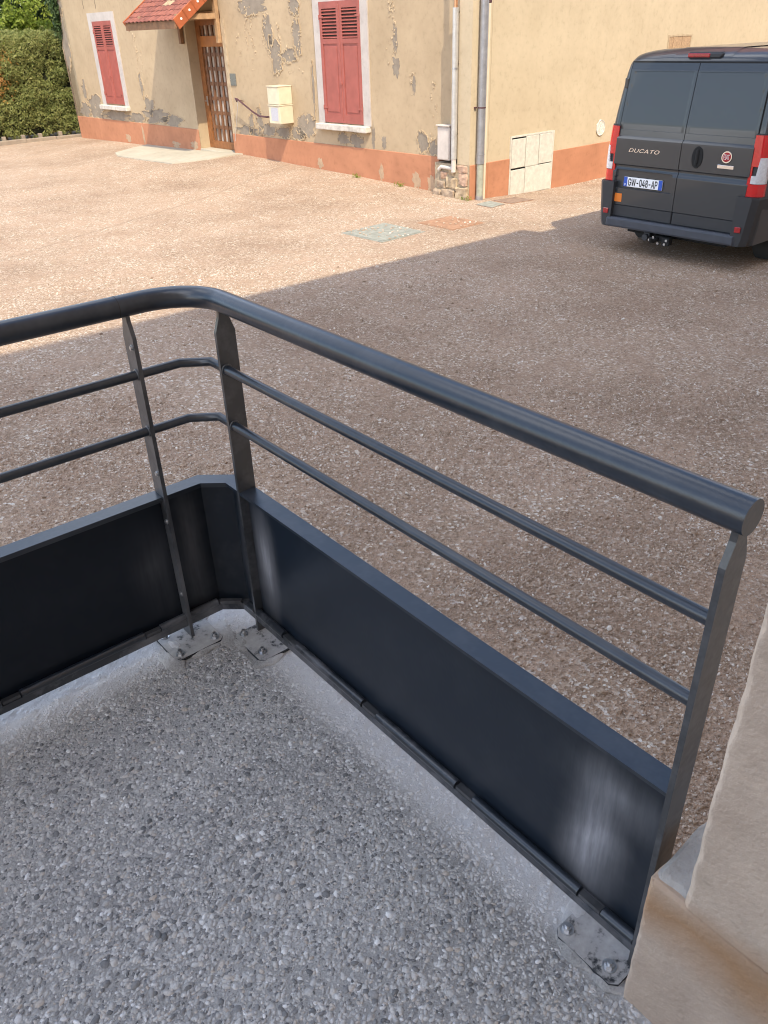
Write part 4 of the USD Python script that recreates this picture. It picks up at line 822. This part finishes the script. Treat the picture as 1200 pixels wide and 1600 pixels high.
for lf in (True, False):
    part(van, "rear_door", door_mesh(lf), "van_paint", smooth=25)
    s = 1 if lf else -1
    y0, y1 = CY - .012 + s * .005, CY + s * .855
    part(van, "door_cladding", box(-.030, .006, min(y0, y1), max(y0, y1), .455, .592, .008), "van_plastic")
part(van, "bumper_step", box(-.10, .03, CY - .86, CY + .86, .335, .450, .022).subdivide_to_size(.1), "van_step", smooth=50)
for s in (1, -1):
    c2 = []
    for z, w in ((.335, .965), (.40, .985), (.83, 1.028), (.855, 1.02)):
        c2 += [(-.085, s * .80, z), (-.075, s * (w - .06), z), (-.02, s * w, z), (.30, s * (w + .004), z), (.30, s * .80, z)]
    m = trimesh.convex.convex_hull(np.array(c2) + [0, CY, 0])
    part(van, "bumper_corner", m, "van_plastic")
    part(van, "reflector", box(-.094, -.08, CY + s * .875 - .036, CY + s * .875 + .036, .485, .545, .004), "lamp_red_dark")
    # tail lamp: red, clear middle, wrapped round the corner
    def lamp_piece(z0, z1, ya, yb, ya2=None, yb2=None, grow=0.0):
        pts = []
        for z, p, q in ((z0, ya, yb), (z1, ya if ya2 is None else ya2, yb if yb2 is None else yb2)):
            for y in np.linspace(p, q, 6):
                w = hw(z) + .006; t = np.clip((y - (w - .12)) / .12, 0, 1); x = xr(z) - .030 - grow + .11 * (1 - math.sqrt(max(0, 1 - t * t)))
                pts += [(x, s * y, z), (x + .10, s * y * .995, z)]
        return trimesh.convex.convex_hull(np.array(pts) + [0, CY, 0])
    tl = part(van, "tail_lamp", lamp_piece(1.16, 1.465, .852, 1.012, .852, 1.0), "lamp_red", smooth=30)
    part(tl, "lower_lens", lamp_piece(.858, .985, .845, 1.022), "lamp_red", smooth=30)
    part(tl, "side_lens", lamp_piece(.987, 1.158, .852, .885), "lamp_red", smooth=30)
    part(tl, "clear_lens", cat(lamp_piece(.99, 1.07, .888, 1.02, .888, 1.02, .004), lamp_piece(1.06, 1.25, .935, 1.018, .950, 1.012, .004)), "lamp_clear", smooth=30)
    part(tl, "housing", lamp_piece(.845, 1.478, .838, 1.019, .846, .997, -.012), "van_plastic", smooth=30)
    part(van, "door_hinge", cat(box(.045, .12, CY + s * .845, CY + s * .895, 1.86, 1.965, .008)), "van_paint")
    part(van, "door_hinge", box(-.05, .02, CY + s * (hw(.75) - .17), CY + s * (hw(.75) - .10), .70, .79, .008), "van_plastic")
    for xw in (.98, 4.45):
        yw = CY + s * .83; ring = trimesh.creation.annulus(.20, .345, .225, sections=36); ring.apply_transform(trimesh.transformations.rotation_matrix(PI / 2, [1, 0, 0])); ring.apply_translation([xw, yw, .335])
        wh = part(van, "wheel", ring, "tyre_rubber", smooth=40)
        rm = cyl((xw, yw - s * .02, .335), (xw, yw + s * .085, .335), .198, 30); part(wh, "rim", cat(rm, cyl((xw, yw, .335), (xw, yw + s * .11, .335), .06, 16)), "wheel_steel", smooth=40)
part(van, "underbody", box(.12, 5.1, CY - .66, CY + .66, .26, .40), "van_under")
part(van, "high_brake_lamp", box(.115, .22, CY - .235, CY + .175, 2.155, 2.222, .02), "van_plastic", smooth=40)
bk = part(van, "brake_lens", box(.105, .16, CY - .10, CY + .165, 2.172, 2.212, .008), "lamp_red_dark")
# handle in its dish
dish = extr(Polygon([(.060 * math.cos(t) * (1 if abs(math.sin(t)) < .9 else .8), .108 * math.sin(t)) for t in np.linspace(0, 2 * PI, 28, endpoint=False)]).buffer(.006), .014)
hd = part(van, "door_handle", placed(dish, ([0, -1, 0], [0, 0, 1], [-1, 0, 0]), (-.030, -.262, 1.203)), "van_under", smooth=40)
part(hd, "grip", box(-.062, -.038, -.282, -.246, 1.125, 1.285, .010), "van_under", smooth=40)
# number plate
pl = part(van, "number_plate", box(-.024, -.012, .135, .668, .808, .916, .003), "plate_white")
part(pl, "blue_band", box(-.0255, -.0235, .618, .667, .809, .915), "plate_blue")
part(pl, "blue_band", box(-.0255, -.0235, .136, .186, .809, .915), "plate_blue")
def lettering(txt, height, width, y_left, z, x, shear=0.0, bold=True):
    t = meshkit.text_mesh(txt, height, .0015, bold); b0, b1 = t.bounds[0][0], t.bounds[1][0]
    t.vertices[:, 0] = (t.vertices[:, 0] - b0) * width / (b1 - b0) + shear * t.vertices[:, 1]
    return placed(t, ([0, -1, 0], [0, 0, 1], [-1, 0, 0]), (x, y_left, z))
part(pl, "characters", lettering("GW-048-AP", .078, .405, .605, .823, -.0245), "plate_ink")
part(pl, "country_letter", lettering("F", .026, .015, .650, .818, -.0257), "plate_white")
part(van, "model_name", lettering("DUCATO", .040, .405, .640, 1.196, -.0365, .45, False), "chrome")
bg = part(van, "badge", placed(extr(Polygon([(.060 * math.cos(t), .060 * math.sin(t)) for t in np.linspace(0, 2 * PI, 28, endpoint=False)]), .010), ([0, -1, 0], [0, 0, 1], [-1, 0, 0]), (-.034, -.612, 1.232)), "chrome", smooth=40)
part(bg, "badge_face", placed(extr(Polygon([(.048 * math.cos(t), .048 * math.sin(t)) for t in np.linspace(0, 2 * PI, 28, endpoint=False)]), .004), ([0, -1, 0], [0, 0, 1], [-1, 0, 0]), (-.0435, -.612, 1.232)), "badge_red", smooth=40)
part(bg, "badge_letters", lettering("FIAT", .050, .066, -.579, 1.208, -.0478, 0, False), "white_enamel")
nm = part(van, "trim_strip", box(-.042, -.034, -.710, -.517, 1.112, 1.150, .003), "chrome")
part(van, "orange_sticker", box(-.0365, -.0335, .665, .812, .625, .722), "sticker_orange")
# tow bar
part(van, "tow_bar", cat(box(-.02, .10, .02, .17, .235, .30, .008), tube([(.02, .10, .27), (-.10, .10, .25), (-.16, .10, .265), (-.17, .10, .30)], .022, 10), box(-.06, .02, -.08, .02, .21, .30, .006)), "van_under", smooth=40)
part(van, "tow_socket", cat(cyl((-.09, .24, .27), (.0, .24, .27), .038, 14), box(-.05, .05, .20, .28, .25, .33, .006)), "van_plastic", smooth=40)
part(van, "tow_bolts", cat(*[cyl((-.075, y, z), (-.05, y, z), .016, 8) for y, z in ((.18, .25), (.13, .285), (.06, .225), (-.03, .225), (-.05, .27))]), "zinc", smooth=40)

# ------------------------------------------------------------------ hedge, shrubs and trees beyond the house
leaf_tone = []
def leaves(pos, nrm_, size, r, flat=0.5, shape=(1.0, .5)):
    """Small folded leaves: two triangles each, one mesh."""
    n = len(pos); d = nrm_ * flat + r.normal(size=(n, 3)) * .6; d /= np.linalg.norm(d, axis=1)[:, None]
    t = np.cross(d, r.normal(size=(n, 3))); t /= np.linalg.norm(t, axis=1)[:, None]; w = np.cross(d, t)
    s = size * np.exp(r.normal(0, .25, n))[:, None]
    a, b, c, e = pos - t * s * shape[0], pos + w * s * shape[1] + d * s * .15, pos + t * s * shape[0], pos - w * s * shape[1] + d * s * .15
    V = np.stack([a, b, c, e], 1).reshape(-1, 3); i = np.arange(n)[:, None] * 4
    leaf_tone.append(np.repeat(r.uniform(0, 1, n), 4))
    return V, np.concatenate([i + [0, 1, 2], i + [0, 2, 3]])
hr_ = np.random.default_rng(21)
def hedge(name, label, x0, x1, y0, y1, h, dens, leafmat, gaps=True):
    t = thing(name, label, "hedge", **HL)
    n = int(dens * ((x1 - x0) * h + (x1 - x0) * (y1 - y0) + (y1 - y0) * h)); P, N = [], []
    for (cnt, f) in ((n * .62, "front"), (n * .26, "top"), (n * .16, "end")):
        k = int(cnt); u, v = hr_.uniform(size=k), hr_.uniform(size=k); dp_ = np.abs(hr_.normal(0, .09, k))
        if f == "front": p = np.stack([x0 + (x1 - x0) * u, y0 + dp_, .10 + (h - .1) * v], -1); q = np.tile([0, -1.0, .3], (k, 1))
        elif f == "top": p = np.stack([x0 + (x1 - x0) * u, y0 + (y1 - y0) * v, h - dp_], -1); q = np.tile([0, 0, 1.0], (k, 1))
        else: p = np.stack([x1 - dp_, y0 + (y1 - y0) * u, .1 + (h - .1) * v], -1); q = np.tile([1.0, 0, .2], (k, 1))
        P.append(p); N.append(q)
    P, N = np.vstack(P), np.vstack(N)
    f1 = meshkit.fbm(P * 1.1, 3, 4); f2 = meshkit.fbm(P * 3.6, 3, 6); f3 = meshkit.fbm(P * 7.5, 2, 16)
    P = P + N * ((f1 - .5) * .42 + (f2 - .5) * .34 + (f3 - .5) * .16)[:, None]
    ez = np.clip((P[:, 2] - (h - .35)) / .35, 0, 1); P[:, 1] += ez ** 2 * .22 * (P[:, 1] < (y0 + y1) / 2); P[:, 0] -= ez ** 2 * .22 * (P[:, 0] > x1 - .5)
    if gaps: keep = f2 + .25 * (f3 - .5) + .18 * np.clip(P[:, 2], 0, .6) / .6 > .47; P, N = P[keep], N[keep]
    V, Fc = leaves(P, N, .034, hr_, .5, (1.0, .42)); part(t, "foliage", (V, Fc), leafmat, kind="stuff", tone=leaf_tone[-1])
    part(t, "shade_core", box(x0 + .2, x1 - .22, y0 + .26, y1 - .1, .14, h - .24), "hedge_core", kind="stuff")  # dark box painting the shade inside the hedge
    for i in range(9):
        xs = x0 + .3 + (x1 - x0 - .6) * (i + .5) / 9; part(t, "stem", tube([(xs, y0 + .3 + .1 * (i % 2), 0), (xs + .06, y0 + .35, .35)], .03, 7), "bark", smooth=60)
    return t
hd_ = hedge("clipped_hedge", "thick clipped green hedge at the left end of the house", -5.5, .80, 16.45, 18.0, 2.72, 2600, "hedge_leaf")
k = 1700; bp_ = np.stack([hr_.normal(-1.75, .26, k), 16.45 + np.abs(hr_.normal(0, .1, k)) - .06, hr_.normal(1.85, .30, k)], -1)
part(hd_, "dry_foliage", leaves(bp_, np.tile([0, -1.0, .3], (k, 1)), .034, hr_, .5, (1, .42)), "brown_leaf", kind="stuff", label="browned dry patch", tone=leaf_tone[-1])
def crown(t, c, rad, n, size, mt, seed, lobes=14, shape=(1., .55)):
    r = np.random.default_rng(seed); c, rad = np.array(c, float), np.array(rad, float)
    L = r.normal(size=(lobes, 3)); L /= np.linalg.norm(L, axis=1)[:, None]; L *= r.uniform(.3, .75, (lobes, 1)); lr = r.uniform(.28, .5, lobes)
    w = r.integers(0, lobes, n); d = r.normal(size=(n, 3)); d /= np.linalg.norm(d, axis=1)[:, None]
    p = L[w] + d * (lr[w] * r.uniform(.55, 1.05, n) ** .6)[:, None]
    keep = meshkit.fbm(p * 4 + seed, 3, seed) > .40; p, d = p[keep], d[keep]
    part(t, "crown", leaves(c + p * rad, d + [0, 0, .5], size, r, .6, shape), mt, kind="stuff", tone=leaf_tone[-1])
def tree(name, label, cat_, base, h, c, rad, n, size, mt, seed, r0=.16, group=None):
    t = thing(name, label, cat_, **HL, group=group)
    bx_, by_, bz_ = base
    part(t, "trunk", cat(tube([(bx_, by_, 0), (bx_ + .1, by_, h * .35), (bx_ - .05, by_ + .1, h * .7)], r0, 9), *[tube([(bx_ + .05, by_, h * .4), (bx_ + .9 * math.cos(k * 2.1), by_ + .9 * math.sin(k * 2.1), h * .75)], r0 * .4, 7) for k in range(4)]), "bark", smooth=60)
    crown(t, c, rad, n, size, mt, seed); return t
tree("leafy_shrub", "bright yellow-green shrub rising just above the hedge", "shrub", (.35, 18.9, 0), 3.0, (.32, 18.9, 2.55), (1.0, .8, 1.15), 9000, .05, "bright_leaf", 3, .05, group="shrubs above the hedge")
tree("leafy_shrub", "lighter green shrub above the hedge at the picture's left edge", "shrub", (-2.4, 19.2, 0), 3.0, (-2.1, 19.0, 2.6), (1.3, .9, 1.2), 9000, .055, "tree_leaf", 8, .05, group="shrubs above the hedge")
tree("garden_tree", "dark leafy tree behind the hedge in the upper left corner", "tree", (-1.6, 22.5, 0), 7.0, (-1.4, 22.5, 4.6), (3.6, 2.4, 3.3), 42000, .075, "tree_leaf", 5, .2, group="trees behind the hedge")
tree("garden_tree", "tall dark tree behind the shrubs next to the house end", "tree", (3.2, 23.0, 0), 7.0, (3.0, 23.0, 4.8), (3.4, 2.4, 3.6), 42000, .075, "ivy_leaf", 6, .2, group="trees behind the hedge")
iv = thing("climbing_ivy", "dark ivy hanging on the end of the house above the hedge", "ivy", **HL)
k = 9000; w_ = hr_.uniform(size=k); zz_ = 2.65 + 3.2 * hr_.uniform(size=k); wid = .25 + .35 * (zz_ - 2.5)
ip = np.stack([.09 + .45 + hr_.uniform(-.9, .6, k) * np.clip(wid, .2, 1.0), 15.75 + np.abs(hr_.normal(0, .20, k)), zz_], -1)
ip2 = np.stack([FX - .03 - np.abs(hr_.normal(0, .05, 1500)), 15.72 - np.abs(hr_.normal(0, .22, 1500)) * np.linspace(.1, 1.0, 1500), np.linspace(2.5, 4.4, 1500)], -1)
ip = np.vstack([ip, ip2]); keep = meshkit.fbm(ip * 2.6, 3, 12) > .42; ip = ip[keep]
part(iv, "foliage", leaves(ip, np.tile([-.6, .3, .3], (len(ip), 1)), .05, hr_, .6, (1, .6)), "ivy_leaf", kind="stuff", tone=leaf_tone[-1])
part(iv, "stem", cat(*[tube([(.12 + .15 * i, 15.76, 0), (.10 + .18 * i, 15.77, 2.0), (.3 + .1 * i, 15.80, 5.0)], .02, 7) for i in range(3)]), "bark", smooth=60)
wt = thing("corner_weeds", "small green weeds growing at the foot of the house wall", "weeds", **HL)
for i, (a, z) in enumerate(((1.68, .055), (.03, 0.0), (2.9, .09))):
    k = 60; p = np.stack([hr_.normal(-.03 if i != 1 else -.05, .03, k), a + hr_.normal(0, .05, k), z + np.abs(hr_.normal(.03, .025, k))], -1)
    part(wt, "tuft", leaves(p, np.tile([0, 0, 1.0], (k, 1)), .022, hr_, .3, (1, .3)), "bright_leaf", tone=leaf_tone[-1])
